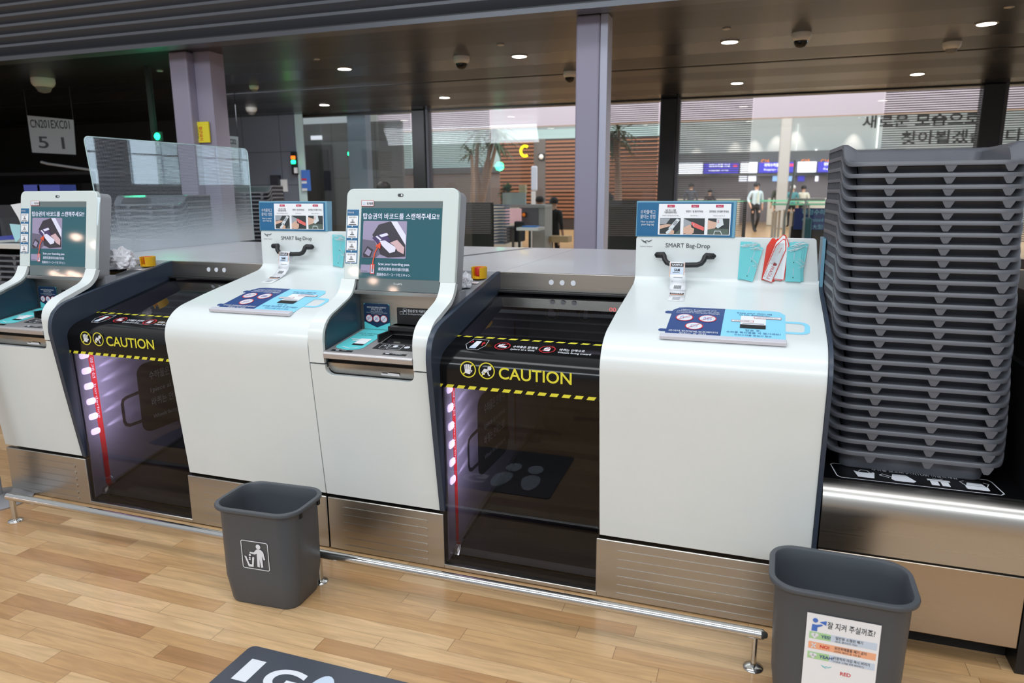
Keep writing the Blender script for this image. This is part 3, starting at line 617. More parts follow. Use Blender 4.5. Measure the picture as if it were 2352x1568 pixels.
    MB().prism([(2.665, .11), (2.655, .125), (2.68, .16), (2.72, .168), (2.72, .12)], x0+.010, x0+.032, chrome).build('guide_end', t, smooth=0)
    bk = MB(); bk.box(x0, x1, Y1, Y1+.02, .3, 1.15, mat('inner_back', (52, 50, 50), .5)); bk.build('inner_back_wall', t, smooth=0)
    # inner display panel seen through the cover
    pnl = MB(); Fp = Fr((0, 3.35, .86), (1, 0, 0), (0, .25, 1)); pnl.slab([Fp.P(u, v) for u, v in rrect(x0+.06, 0, x1-.06, .22, .01)], (0, .01, 0), mat('inner_panel', (58, 58, 60), .4))
    for cx in (-1.10, -.93): pnl.ring(Fp, cx, .13, .035, .003, mat('dull_yellow', (120, 118, 60), .5), 2)
    pnl.poly(Fp, [(-1.12, .112), (-1.08, .112), (-1.08, .13), (-1.1, .15), (-1.12, .15)], pr['grey'], 2); pnl.rect(Fp, -.94, .11, -.92, .155, pr['grey'], 2)
    pnl.text(Fp, '수하물은 한개씩', -1.06, .13, .014, pr['grey'], w=.08, k=2); pnl.text(Fp, '바퀴는 안쪽으로', -.89, .13, .014, pr['grey'], w=.08, k=2)
    pnl.build('inner_notice', t, smooth=0)
    dg = MB(); Fw = Fr((0, 3.16, 1.06), (1, 0, 0), (0, 0, 1)); dg.text(Fw, '00', -.757, 0, .018, redled, w=.03, k=1); dg.build('weight_display', t, smooth=0)
    return t
# ---------------------------------------------------------------- tag cabinet
SX0, SX1 = -.645, .083
def make_cabinet():
    t = thing('tag_cabinet', 'right-hand white cabinet with sloping top, nearest the tall tub stack', 'cabinet', (-.28, 2.85, 0))
    top = bez((2.567, .95), (2.56, 1.066), (2.68, 1.097), 12)
    prof = [(2.605, .335)]+top+[(3.10, 1.194)]+bez((3.10, 1.194), (3.145, 1.205), (3.15, 1.23), 5)+[(3.165, 1.23), (3.165, .335)]
    MB().prism(prof, SX0, SX1, white).build('shell', t, bevel=.007)
    p2 = [(2.60, .05), (2.60, .335)]+[(y-.006, z+.004) for y, z in top]+[(3.176, 1.215), (3.176, .05)]
    MB().prism(p2, SX1+.001, SX1+.014, navy).build('side_panel', t, bevel=.004)
    U = Fr((SX0, 3.148, 1.205), (1, 0, 0), (0, .02, 1)); Wd = .668
    up = MB(); up.slab([U.P(u, v) for u, v in [(0, 0), (SX1-SX0, 0)]+rrect(0, 0, SX1-SX0-.02, .184, .012)[6:18]], -U.n*.02, white); up.build('upright_panel', t, bevel=.003)
    sp = MB(); sp.prism([(3.14, 1.20), (3.155, 1.39), (3.25, 1.39), (3.25, 1.20)], SX1+.001, SX1+.013, bluetrim); sp.build('end_cap', t, smooth=0)
    pn = MB(); wing_logo(pn, U, .044, .160, .024, darktxt); pn.text(U, 'SMART Bag-Drop', .124, .141, .018, darktxt, w=.180, k=2); pn.build('panel_print', t, smooth=0)
    h = MB(); hz = 1.316
    h.tube([(-.558, 3.132, hz+.001), (-.554, 3.126, hz), (-.522, 3.124, hz)], [.006, .012, .0135], rubber, 12); h.tube([(-.354, 3.124, hz), (-.322, 3.126, hz), (-.318, 3.132, hz+.001)], [.0135, .012, .006], rubber, 12)
    h.tube([(-.527, 3.124, hz+.004), (-.521, 3.116, hz-.002), (-.517, 3.112, hz-.016), (-.508, 3.11, hz-.028), (-.492, 3.108, hz-.034), (-.44, 3.106, hz-.036), (-.385, 3.108, hz-.034), (-.369, 3.11, hz-.028), (-.360, 3.112, hz-.016), (-.356, 3.116, hz-.002), (-.350, 3.124, hz+.004)], .0105, rubber, 12)
    h.build('carry_handle', t, smooth=60)
    for i, u in enumerate((.4228, .5110, .5997)):
        q = MB(); q.slab([U.P(a, c, .012) for a, c in rrect(u, .018, u+.0765, .166, .003)], U.n*.0015, acrylic); q.build('clear_pouch', t, smooth=0)
    # slope graphics
    S = Fr((0, 2.68, 1.097), (1, 0, 0), (0, .42, .097)); g = MB()
    y0, y1 = -.027, .226
    xl, xm, xr = -.440, -.2535, -.045
    g.slab([S.P(u, v, .0006) for u, v in [(xl-.012+.012, y0), (xr, y0), (xr, y1-.03), (xr-.02, y1-.004), (xr-.045, y1), (xl+.05, y1), (xl+.02, y1-.006), (xl, y1-.03)]], S.n*.001, sky)
    g.poly(S, [(xl, y0), (xm, y0), (xm, y1), (xl+.05, y1), (xl+.02, y1-.006), (xl, y1-.03)], navyp, 4)
    for v in (y0+.04, y1-.05): g.slab([S.P(u, c, .0006) for u, c in rrect(xl-.026, v-.011, xl+.01, v+.011, .01)], S.n*.0008, navyp)
    g.line(S, [(xr, .135), (xr+.045, .135), (xr+.058, .131), (xr+.067, .120), (xr+.070, .105), (xr+.068, .062), (xr+.062, .052), (xr+.05, .046), (xr, .046)], .017, sky, 2)
    um = (xl+xm)/2
    for i, s_ in enumerate(('Lighters, E-cigarettes and', 'Lithium-ion batteries can only', 'be packed in carry-on baggage')): g.text(S, s_, um, y1-.028-i*.013, .009, wprint, 'c', w=(.125, .15, .155)[i], k=6, bold=.008)
    g.text(S, '라이터,전자담배,보조배터리', um, y0+.029, .012, wprint, 'c', w=.165, k=6, bold=.012); g.text(S, '부치는 짐 금지', um, y0+.010, .012, wprint, 'c', w=.09, k=6, bold=.012)
    ur = (xm+xr)/2
    g.text(S, 'Keep your claim tag', ur, y1-.036, .012, navyp, 'c', w=.12, k=6); g.text(S, 'to the destination', ur, y1-.052, .012, navyp, 'c', w=.105, k=6)
    g.rect(S, ur-.045, .082, ur+.04, .170, paper, 6); g.rect(S, ur-.045, .062, ur+.04, .094, blk, 7); g.line(S, rrect(ur, .150, ur+.09, .166), .0015, red, 8, True); g.rect(S, ur, .150, ur+.09, .166, paper, 7); g.line(S, rrect(ur-.075, .116, ur-.002, .130), .0015, red, 8, True); g.rect(S, ur-.075, .116, ur-.002, .130, paper, 7)
    g.text(S, 'UNTIL YOUR CLAIM TAG', ur+.008, .155, .005, darktxt, w=.07, k=9); g.text(S, 'CLAIM TAG', ur-.066, .120, .005, darktxt, w=.05, k=9); g.rect(S, ur-.038, .10, ur+.034, .106, pr['grey'], 8)
    g.text(S, '탑승 후,', ur, .038, .012, navyp, 'c', w=.05, k=6); g.text(S, '수하물 확인증을 꼭 챙기세요!', ur, .017, .013, navyp, 'c', w=.175, k=6); g.text(S, '위탁수하물 분실시 필요', ur, -.003, .010, navyp, 'c', w=.12, k=6)
    g.build('suitcase_sticker', t, smooth=0)
    ns = MB()
    for i, (u, v) in enumerate(((-.389, .1255), (-.308, .1245), (-.348, .053))): no_sign(ns, S, u, v+.004, .0315, i)
    for i in range(len(ns.v)): ns.v[i] = tuple(Vector(ns.v[i])+S.n*.0022)
    ns.build('ban_symbols', t, smooth=0)
    br = MB(); br.slab([S.P(u, v, -.004) for u, v in [(xl-.012, y0-.030), (xr+.002, y0-.030), (xr+.002, y0-.002), (xl-.012, y0-.002)]], S.n*.014, mat('frosted_bar', (206, 206, 216), .3)); br.build('acrylic_bar', t, bevel=.002)
    plinth(t, SX0-.011, SX1+.003, inset=.075)
    return t
kiosk = make_kiosk(); belt_ = make_belt(); cab = make_cabinet()
copy_tree(kiosk, DX, label='white self-service kiosk at the left edge with glare spots on its screen')
copy_tree(belt_, DX, label='left-hand bag-drop belt bay with smoked cover, partly hidden by the middle cabinet')
cab2 = copy_tree(cab, DX, label='middle white cabinet with sloping top, directly behind the left bin')
for c_ in list(cab2.children):
    if c_.name.startswith(('side_panel', 'end_cap')): bpy.data.objects.remove(c_)
# unseen soft fill added in the two bays, aimed at the lilac inner wall
for dx in (0, DX): area('inner_wall_fill', (BX0*1.0735+.146+.16+dx, 2.70, .60), (BX0*1.0735+.146+dx, 2.84, .58), .03, .5, 1.6, (.86, .78, 1))
for dx in (0, DX):
    for i in range(6):
        zz = survey((0, 2.66, .812-i*.074)).z; sp_ = bpy.data.lights.new('slot_beam', 'SPOT'); sp_.energy = 9; sp_.spot_size = math.radians(16); sp_.spot_blend = 1; sp_.shadow_soft_size = .004; sp_.color = (.88, .78, 1)
        so = bpy.data.objects.new('slot_beam', sp_); COL.objects.link(so); xw = (BX0+.022)*1.0735+.146+dx; so.location = (xw+.020, 2.70, zz-.004); so.rotation_euler = (Vector((xw-.004, 2.95, zz+.05))-so.location).to_track_quat('-Z', 'Y').to_euler()
# ---------------------------------------------------------------- worktop
wt = thing('rear_worktop', 'long pale grey worktop running behind the kiosks and cabinets', 'worktop', (-1.8, 3.8, 0))
for x0, x1 in ((-3.95, -3.19), (-3.187, -1.92), (-1.917, -1.272), (-1.269, SX1-.002)): MB().box(x0, x1, 3.178, 4.335, 1.19, 1.219, worktop_m).build('top_panel', wt, bevel=.002)
tagged(MB().box(-3.74, -.05, 4.24, 4.30, 0, 1.188, mat('under_counter', (60, 58, 60), .5)).build('rear_counter_base', smooth=0), 'dark base panel under the back of the pale grey worktop', 'panel')
MB().slab([(-1.60, 4.30, 1.2195), (-1.55, 4.30, 1.2195), (-1.90, 3.30, 1.2195), (-1.93, 3.30, 1.2195)][::-1], (0, 0, .0012), mat('joint_strip', (96, 98, 106), .4)).build('cable_strip', wt, smooth=0)
# ---------------------------------------------------------------- how-to signs
def make_sign():
    t = thing('instruction_sign', 'blue how-to sign with three photos on the right-hand cabinet', 'sign', (-.45, 3.16, 1.39))
    G = Fr((-.648, 3.150, 1.388), (1, 0, 0), (0, .03, 1)); W_ = .402; H_ = .143
    MB().slab([G.P(u, v) for u, v in rrect(0, 0, W_, H_, .003)], -G.n*.02, bluetrim).build('sign_block', t, bevel=.002)
    b = MB(); b.rect(G, .004, .003, W_-.012, H_-.006, tealblue, 1); b.rect(G, .093, .009, W_-.020, H_-.011, paper, 2)
    b.text(G, '수하물태그', .049, .093, .013, wprint, 'c', w=.062, k=3); b.text(G, '붙이는 방법', .049, .074, .013, wprint, 'c', w=.062, k=3)
    b.text(G, 'How to attach', .049, .057, .008, wprint, 'c', w=.056, k=3); b.text(G, 'your bag tag', .049, .046, .008, wprint, 'c', w=.052, k=3)
    T1 = ('보조 태그 1개를', '뒷면의 ‘1’을 뜯어주세요.', '접착면을 ‘2’에 붙여 주세요.'); T2 = ('Attach a sub tag on your bag', 'Peel the No. 1', 'Attach to the No. 2')
    for i in range(3):
        u = .100+i*.097; c = u+.042
        b.rect(G, c-.014, .118, c+.016, .128, pr['crimson'], 3); b.text(G, 'Step %d' % (i+1), c+.001, .1205, .005, wprint, 'c', k=4)
        b.text(G, T1[i], c, .103 if i == 0 else .099, .0065, darktxt, 'c', w=(.042, .07, .078)[i], k=4, bold=.01)
        if i == 0: b.text(G, '가방에 붙여주세요.', c, .0945, .0065, darktxt, 'c', w=.052, k=4, bold=.01)
        b.text(G, T2[i], c, .084, .0042, darktxt, 'c', w=(.066, .032, .045)[i], k=4)
        x0, y0, w_, h_ = u, .012, .084, .063
        b.rect(G, x0, y0, x0+w_, y0+h_, pr['dgrey'], 3)
        def P(pts, m, k): b.poly(G, [(x0+a*w_, y0+c_*h_) for a, c_ in pts], pr[m], k)
        if i == 0:
            P([(0, .98), (.5, .98), (.3, .62), (0, .6)], 'grey', 4); P([(0, .3), (0, .55), (.35, .62), (.55, .6), (.5, .5), (.3, .42)], 'skin', 5); P([(.42, .35), (.62, .28), (.98, .9), (.82, .98)], 'pale', 6); P([(.62, .6), (.76, .54), (.88, .8), (.76, .86)], 'grey', 7); P([(.3, .1), (.55, .42), (.65, .3), (.45, .02), (.34, .0)], 'pale', 6); P([(.45, .0), (.6, .28), (.72, .2), (.7, .0)], 'skin', 7); P([(.75, 0), (.98, .3), (.98, 0)], 'green', 4)
        elif i == 1:
            P([(0, .4), (0, .98), (.4, .75), (.36, .5)], 'grey', 4); P([(0, .02), (.0, .4), (.3, .62), (.38, .5), (.3, .1)], 'skin', 5); P([(.34, .68), (.42, .78), (.99, .45), (.97, .22), (.5, .45)], 'coral', 6); P([(.1, .0), (.28, .5), (.52, .35), (.5, .1), (.4, 0)], 'skin', 7); b.text(G, '1', x0+.48*w_, y0+.5*h_, .012, wprint, k=8)
        else:
            P([(0, .0), (0, .4), (.98, .35), (.98, 0)], 'green', 4); P([(.4, .99), (.68, .99), (.74, .6), (.4, .45)], 'pale', 5); P([(0, .3), (.0, .9), (.4, .75), (.42, .6), (.35, .4)], 'skin', 6); P([(.36, .5), (.42, .64), (.72, .6), (.48, .38)], 'pale', 7); b.line(G, [(x0+.3*w_, y0), (x0+.34*w_, y0+.22*h_), (x0+.6*w_, y0+.22*h_), (x0+.68*w_, y0)], .003, pr['pale'], 7); b.text(G, '2', x0+.44*w_, y0+.74*h_, .011, pr['coral'], k=8)
    b.build('sign_face', t, smooth=0); return t
sg_ = make_sign(); copy_tree(sg_, DX, label='blue how-to sign with three photos on the middle cabinet, left of the centre kiosk')
# ---------------------------------------------------------------- emergency stops
def make_estop():
    t = thing('emergency_stop_button', 'red emergency stop in a yellow shroud between centre kiosk and belt bay', 'button', (-1.338, 3.095, 1.199))
    c = Vector((-1.338, 3.095, 1.199)); ye = mat('yellow_shroud', (236, 182, 30), .4)
    b = MB(); b.lathe([(.030, 0), (.030, .008), (.026, .010), (.02, .010)], c, ye, 24); b.build('base_plate', t)
    s = MB(); n = 22; a0, a1 = math.radians(-62), math.radians(242)
    vs = []; fs = []
    for i in range(n+1):
        a = a0+(a1-a0)*i/n
        for r, h in ((.033, 0), (.0355, .050), (.0325, .050), (.030, .004)): vs.append(c+Vector((r*math.cos(a), r*math.sin(a), h)))
    for i in range(n):
        for k in range(4): fs.append((i*4+k, i*4+(k+1) % 4, (i+1)*4+(k+1) % 4, (i+1)*4+k))
    fs += [(0, 1, 2, 3), tuple(range(n*4, n*4+4))[::-1]]; s.raw(vs, fs, ye); s.build('shroud', t, bevel=.001)
    b = MB(); b.lathe([(.012, .008), (.012, .014), (.0175, .014), (.020, .044), (.018, .049), (.008, .051)], c, mat('red_button', (214, 62, 52), .4), 28); b.build('push_button', t)
    b = MB(); f_ = Fr((-1.357, 3.045, 1.1897), (1, 0, 0), (0, 1, .25)); b.rect(f_, 0, -.018, .045, -.002, paper, 3); b.text(f_, 'EMERGENCY', .003, -.013, .005, red, w=.038, k=5); b.build('name_sticker', t, smooth=0)
    return t
es = make_estop(); copy_tree(es, DX, label='red emergency stop in a yellow shroud right of the left-edge kiosk')
# ---------------------------------------------------------------- sample bag tags on the handles
def make_sample():
    t = thing('sample_bag_tag', 'sample paper bag tag looped over the handle of the right-hand cabinet', 'bag tag', (-.455, 3.06, 1.29))
    path = [(2.955, 1.1625), (3.005, 1.176), (3.045, 1.190), (3.075, 1.215), (3.087, 1.252), (3.093, 1.286), (3.104, 1.2935), (3.117, 1.288), (3.122, 1.252)]
    n = len(path); b = MB(); xs = [-.474, -.478, -.482, -.486, -.491, -.494, -.494, -.494, -.494]; W_ = .062
    o2 = [(-.0, 0)]*n
    for i in range(n-1):
        b.face([(xs[i], *path[i]), (xs[i]+W_, *path[i]), (xs[i+1]+W_, *path[i+1]), (xs[i+1], *path[i+1])], paper)
    o = b.build('strip', t, smooth=60); md = o.modifiers.new('s', 'SOLIDIFY'); md.thickness = .0006
    p = MB()
    def seg(i): return Fr((xs[i], *path[i]), (W_*0+1, 0, 0), (0, path[i+1][0]-path[i][0], path[i+1][1]-path[i][1]))
    f0, f1, f2, f3 = seg(0), seg(1), seg(2), seg(3)
    for f_ in (f0, f1, f2, f3): f_.n = f_.u.cross(f_.v)
    for i, u in enumerate((.008, .018, .028)): p.rect(f0, .014, u, .044, u+.004, pr['grey'], 3)
    p.rect(f1, .004, .0, .056, .003, pr['lorange'], 3); p.rect(f1, .002, .004, .057, .016, blk, 3); p.text(f1, 'SAMPLE', .006, .0065, .0075, wprint, w=.046, k=5, bold=.02)
    for i in range(10): p.rect(f2, .015+i*.003, .004, .0165+i*.003, .022, pr['dgrey'], 3)
    p.rect(f3, .012, .018, .048, .021, pr['grey'], 3); p.rect(f3, .006, .002, .01, .004, pr['grey'], 3)
    f4 = Fr((xs[4], 3.0855, 1.245), (1, 0, 0), (0, .16, 1))
    p.rect(f4, 0, -.012, .002, .046, pr['lorange'], 2); p.rect(f4, .056, -.012, .058, .046, pr['lorange'], 2)
    p.rect(f4, .003, .0, .055, .028, pr['lblue'], 2); p.text(f4, 'SAM', .018, .012, .011, blk, w=.022, k=4, bold=.02); p.rect(f4, .012, .006, .04, .008, blk, 3)
    p.rect(f4, .004, .031, .054, .044, blk, 3); p.text(f4, 'SAMPLE', .008, .0335, .0075, wprint, w=.042, k=5, bold=.02)
    p.build('tag_print', o, smooth=0); return t
sm = make_sample(); copy_tree(sm, DX, label='sample paper bag tag looped over the handle of the middle cabinet')
# ---------------------------------------------------------------- card tags in the pouches
U = Fr((SX0, 3.148, 1.205), (1, 0, 0), (0, .02, 1))
def card(name, label, cat, group, u, v, w_, h_, ang, depth, m, txt, tm, pts=None, dx=0, string=True):
    c, s_ = math.cos(ang), math.sin(ang)
    fr = Fr(U.P(u, v, depth)+Vector((dx, 0, 0)), U.u*c+U.v*s_, U.v*c-U.u*s_)
    b = MB(); b.slab([fr.P(a*w_, q*h_) for a, q in (pts or [(-.5, 0), (.5, 0), (.5, 1), (-.5, 1)])], fr.n*.0007, m)
    for t_ in txt:
        if t_[0] == 'h': b.disc(fr, t_[1]*w_, t_[2]*h_, .002, pr['dgrey'], 4)
        elif t_[0] == 'r': b.poly(fr, [(a*w_, q*h_) for a, q in t_[1]], t_[2], 3)
        else:
            f2 = Fr(fr.P(t_[1]*w_, t_[2]*h_), -fr.v, fr.u); f2.n = fr.n; b.text(f2, t_[3], 0, 0, t_[4], tm, k=4, w=t_[5])
    o = b.build(name, None, smooth=0); tagged(o, label, cat, group)
    if string:
        q = MB(); rnd = random.Random(int(u*1e4)+int(depth*1e5))
        pts2 = [fr.P(0, h_*.9, .003)]
        for i in range(8): pts2.append(fr.P(.5*w_*math.sin(i*1.3+rnd.random()*2)*1.0, h_*(.93+.06*math.cos(i*1.1+rnd.random())), .004))
        q.tube(pts2, .0007, paper, 5); q.tube([fr.P(w_*.1, h_*.6, .004), fr.P(w_*.5, h_*.5, .005), fr.P(w_*.62, h_*.42, .005), fr.P(w_*.3, h_*.4, .004)], .0006, paper, 5); s2 = q.build('string', None, smooth=60); s2.parent = o
    return o
TH = [('h', 0, .9), ('h', 0, .56), ('h', 0, .12), ('r', [(-.02, .64), (.02, .64), (.02, .84), (-.02, .84)], pr['lblue']), ('r', [(-.02, .18), (.02, .18), (.02, .4), (-.02, .4)], pr['lblue'])]
for i, (u_, an_, h_) in enumerate(((.447, -1, .150), (.449, -3, .146), (.450, -5, .149), (.451, -8, .147), (.452, -13.5, .138))):
    card('luggage_tag', 'front teal string tag in the left clear pouch of the right-hand cabinet' if i == 4 else 'teal tag behind the front one in the left pouch of the right-hand cabinet', 'tag', 'teal tags in the left pouch', u_, .019, .054, h_, math.radians(an_), .002+.0016*i, tagteal, TH, wprint)
for i, (u_, an_, h_) in enumerate(((.640, 3, .152), (.642, 5, .150), (.634, -6, .152), (.632, -2, .148), (.630, 1, .132))):
    card('luggage_tag', 'front teal string tag in the right clear pouch of the right-hand cabinet' if i == 4 else 'teal tag behind the front one in the right pouch of the right-hand cabinet', 'tag', 'teal tags in the right pouch', u_, .019, .055, h_, math.radians(an_), .002+.0016*i, tagteal, TH, wprint)
for i in range(4): card('luggage_tag', 'teal string tag in the pouch of the middle cabinet, touching the centre kiosk', 'tag', 'teal tags beside the kiosk', .449+.001*i, .019, .054, .150-.003*i, math.radians(-1-i*3.5), .002+.0016*i, tagteal, TH, wprint, dx=DX/1.0735)
hexp = [(-.5, 0), (.5, 0), (.5, .80), (.12, 1), (-.12, 1), (-.5, .80)]; hexi = [(-.43, .012), (.43, .012), (.43, .79), (.10, .98), (-.10, .98), (-.43, .79)]
for i, (u, v, an, m_, lab) in enumerate(((.533, .019, -5, 0, 'plain red side of a fragile tag, leftmost in the middle pouch'), (.540, .019, -9, 0, 'plain red side of a fragile tag, second from left in the middle pouch'), (.566, .022, -7, 1, 'white fragile tag with red border, middle one peeking out behind the front tag'), (.576, .025, -4, 1, 'white fragile tag with red border, rightmost in the middle pouch'), (.534, .034, -18, 1, 'fragile tag directly behind and above the front one'), (.532, .019, -19, 2, 'front red-and-white FRAGILE tag with wine glass, slanting in the middle pouch'))):
    card('fragile_tag', lab, 'tag', 'fragile tags in the middle pouch', u, v, .043, (.166 if m_ == 0 else .172), math.radians(an), .002+.0017*i, tagred, ([('r', hexi, paper)] if m_ else [])+([('r', [(-.5, .45), (.5, .45), (.5, .455), (-.5, .455)], pr['grey']), ('t', -.12, .345, 'FRAGILE', .0125, .052), ('r', [(-.02, .345+.02), (.26, .385), (.28, .41), (.26, .435), (-.02, .455-.005), (-.04, .43), (-.04, .39)], red), ('r', [(-.3, .405), (-.04, .405), (-.04, .415), (-.3, .415)], red), ('r', [(-.33, .385), (-.30, .385), (-.30, .435), (-.33, .435)], red), ('t', -.36, .24, 'HANDLE WITH CARE', .003, .03), ('t', .0, .80, 'FRAGILE', .005, .022)] if m_ == 2 else []), red, hexp, string=False)
# ---------------------------------------------------------------- plastic bags
def crumple(name, label, c, sx, sy, sz, seed):
    bm = bmesh.new(); bmesh.ops.create_icosphere(bm, subdivisions=4, radius=1); c = Vector(c)
    for v in bm.verts:
        d = v.co.copy(); n = noise.noise(d*2.1+Vector((seed, 0, 0)))*.35+abs(noise.noise(d*5+Vector((0, seed, 0))))*.3
        d *= (.85+n); d.x *= sx; d.y *= sy; d.z = max(d.z, -.55)*sz; v.co = d
    me = bpy.data.meshes.new(name); bm.to_mesh(me); bm.free(); me.materials.append(mat('plastic_bag_white', (232, 232, 238), .28, coat=.3))
    o = bpy.data.objects.new(name, me); COL.objects.link(o); o.location = survey(c) if WARP else c; return tagged(o, label, 'bag')
crumple('plastic_bag', 'crumpled white plastic bag behind the centre kiosk, left of the emergency stop', (-1.350, 2.985, 1.198), .034, .045, .045, 3)
crumple('plastic_bag', 'white plastic bag bulging out right of the left-edge kiosk', (-1.335+(DX-.05)/1.0735, 2.99, 1.235), .075, .08, .075, 8)
WARP = False
# ---------------------------------------------------------------- foot rail
rl = thing('foot_rail', 'polished steel foot rail running along the front of the counters', 'rail', (-1.7, 2.345, 0))
MB().tube([(-3.51, 2.340, .132), (.078, 2.345, .132)], .018, chrome, 20).build('rail_tube', rl, smooth=60)
for x in (-3.492, -1.69, .059):
    b = MB(); b.tube([(x, 2.345, 0), (x, 2.345, .118)], .0095 if x > -1 else .014, chrome, 14); o = b.build('post', rl, smooth=60)
    MB().lathe([(.034, 0), (.033, .004), (.018, .009), (.009, .011)], (x, 2.345, 0), chrome, 28).build('foot_flange', o, smooth=60)
e = MB(); e.lathe([(.0175, -.068), (.0175, -.052), (.013, -.048), (.010, -.040), (.006, -.037)], (.136, 2.345, .132), chrome, 20, 'x'); e.build('end_cap', rl, smooth=60)
# ---------------------------------------------------------------- bins
def make_bin(name, label, cx, cy, rot, W=.388, D=.285, H=.42, bw=.31, bd=.215):
    t = thing(name, label, 'bin', (cx, cy, 0)); c, s_ = math.cos(rot), math.sin(rot)
    def ringp(w_, d_, r, z): return [Vector((cx+u*c-v*s_, cy+u*s_+v*c, z)) for u, v in rrect(-w_/2, -d_/2, w_/2, d_/2, r, 8)]
    secs = [(bw*.96, bd*.95, .05, 0), (bw, bd, .055, .012), (bw+.03, bd+.022, .06, H*.28), (W-.04, D-.04, .07, H-.045), (W-.034, D-.034, .072, H-.02), (W-.004, D-.004, .085, H-.014), (W, D, .088, H-.005), (W-.006, D-.006, .085, H), (W-.034, D-.034, .074, H), (W-.040, D-.040, .072, H-.006), (W-.048, D-.048, .068, H-.05), (bw+.02, bd+.015, .056, H*.28), (bw-.01, bd-.01, .05, .012)]
    b = MB(); R_ = [ringp(*q) for q in secs]; n = len(R_[0]); vs = [p for r_ in R_ for p in r_]
    fs = [(i*n+k, i*n+(k+1) % n, (i+1)*n+(k+1) % n, (i+1)*n+k) for i in range(len(R_)-1) for k in range(n)]+[tuple(range(n))[::-1], tuple(range((len(R_)-1)*n, len(R_)*n))]
    b.raw(vs, fs, binm); o = b.build('bin_body', t, smooth=50)
    nb = MB()
    for v in (-.05, .08):
        u = W/2-.018; nb.slab([Vector((cx+a*c-q*s_, cy+a*s_+q*c, H-.045)) for a, q in ((u-.004, v-.008), (u+.002, v-.008), (u+.002, v+.008), (u-.004, v+.008))], (0, 0, .02), black)
    nb.build('rim_slots', o, smooth=0)
    f0 = Vector((cx+(bd+.018)/2*s_, cy-(bd+.018)/2*c, H*.25)); f1 = Vector((cx+(D-.043)/2*s_, cy-(D-.043)/2*c, H-.05))
    return t, Fr(f0+Vector((s_, -c, 0))*.0035, (c, s_, 0), f1-f0)
bl, F = make_bin('waste_bin', 'dark grey waste bin with a white litter pictogram, in front of the middle cabinet', -1.815, 2.215, math.radians(3.0))
p = MB(); u0, v0 = -.053, .066; p.line(F, rrect(u0, v0, u0+.12, v0+.118, .008), .0032, wprint, 2, True)
p.disc(F, u0+.077, v0+.098, .0105, wprint, 2)
p.poly(F, [(u0+.064, v0+.082), (u0+.070, v0+.087), (u0+.088, v0+.087), (u0+.098, v0+.078), (u0+.104, v0+.046), (u0+.097, v0+.044), (u0+.091, v0+.062), (u0+.092, v0+.012), (u0+.082, v0+.010), (u0+.079, v0+.046), (u0+.076, v0+.010), (u0+.066, v0+.012), (u0+.068, v0+.068), (u0+.058, v0+.063), (u0+.036, v0+.066), (u0+.036, v0+.072), (u0+.055, v0+.072)], wprint, 2)
p.poly(F, [(u0+.010, v0+.052), (u0+.019, v0+.05), (u0+.031, v0+.018), (u0+.042, v0+.018), (u0+.046, v0+.05), (u0+.055, v0+.052), (u0+.048, v0+.008), (u0+.026, v0+.008)], wprint, 2)
p.disc(F, u0+.036, v0+.058, .0048, wprint, 2); p.disc(F, u0+.034, v0+.046, .0042, wprint, 2); p.rect(F, u0+.028, v0+.036, u0+.038, v0+.040, wprint, 2)
p.build('litter_pictogram', bl, smooth=0)
br_, F = make_bin('waste_bin', 'dark grey waste bin with a white YES/NO notice, at the bottom right', .296, 2.270, math.radians(-1.5), W=.425, D=.30, H=.44, bw=.34, bd=.235)
p = MB(); u0, v0 = -.095, -.06; w_ = .202; top_ = .256; p.poly(F, [(u0, v0), (u0+w_, v0), (u0+w_, top_), (u0, top_)], paper, 2)
p.text(F, '잘 지켜 주실꺼죠?', u0+.058, top_-.04, .018, darktxt, w=.13, k=4, bold=.012)
p.disc(F, u0+.024, top_-.022, .0075, pr['blue'], 4); p.poly(F, [(u0+.015, top_-.058), (u0+.031, top_-.058), (u0+.031, top_-.044), (u0+.046, top_-.036), (u0+.043, top_-.032), (u0+.028, top_-.036), (u0+.016, top_-.036)], pr['blue'], 4); p.poly(F, [(u0+.036, top_-.026), (u0+.055, top_-.018), (u0+.055, top_-.034)], pr['blue'], 4)
for i, (c1, c2, a, t1, t2, m_) in enumerate((('lgreen', 'lblue', 'YES!', '일반용 소형만 폐기', '(음료, 물티슈만 가능)', navyp), ('lorange', 'lorange', 'NO!', '보안위해물품 폐기 금지', '(라이터, 배터리, 칼, 가위 등)', red), ('lgreen', 'lblue', 'YEAH!', '이용하지 마감 즉시 버리기', '(다음은 고객을 위해 배려하기)', navyp))):
    v = top_-.084-i*.034; p.rect(F, u0+.010, v, u0+.07, v+.023, pr[c1], 3); p.rect(F, u0+.07, v, u0+w_-.006, v+.023, pr[c2], 3)
    p.text(F, a, u0+.043, v+.007, .0105, m_, k=5, bold=.02); p.text(F, t1, u0+.083, v+.012, .008, darktxt, w=.075+.012*i, k=5, bold=.01); p.text(F, t2, u0+.083, v+.002, .0055, darktxt, w=.06+.012*i, k=5)
    if i == 1: p.line(F, [(u0+.019, v+.004), (u0+.031, v+.019)], .0035, wprint, 5); p.line(F, [(u0+.031, v+.004), (u0+.019, v+.019)], .0035, wprint, 5)
    else: p.disc(F, u0+.021, v+.014, .0062, wprint, 5); p.disc(F, u0+.030, v+.014, .0062, wprint, 5); p.poly(F, [(u0+.0155, v+.011), (u0+.0355, v+.011), (u0+.0255, v+.001)], wprint, 5)
wing_logo(p, F, u0+.065, top_-.175, .016, pr['teal'], 4, False); p.text(F, 'RED', u0+.105, top_-.19, .012, red, k=4, bold=.02)
p.build('notice_sticker', br_, smooth=0)
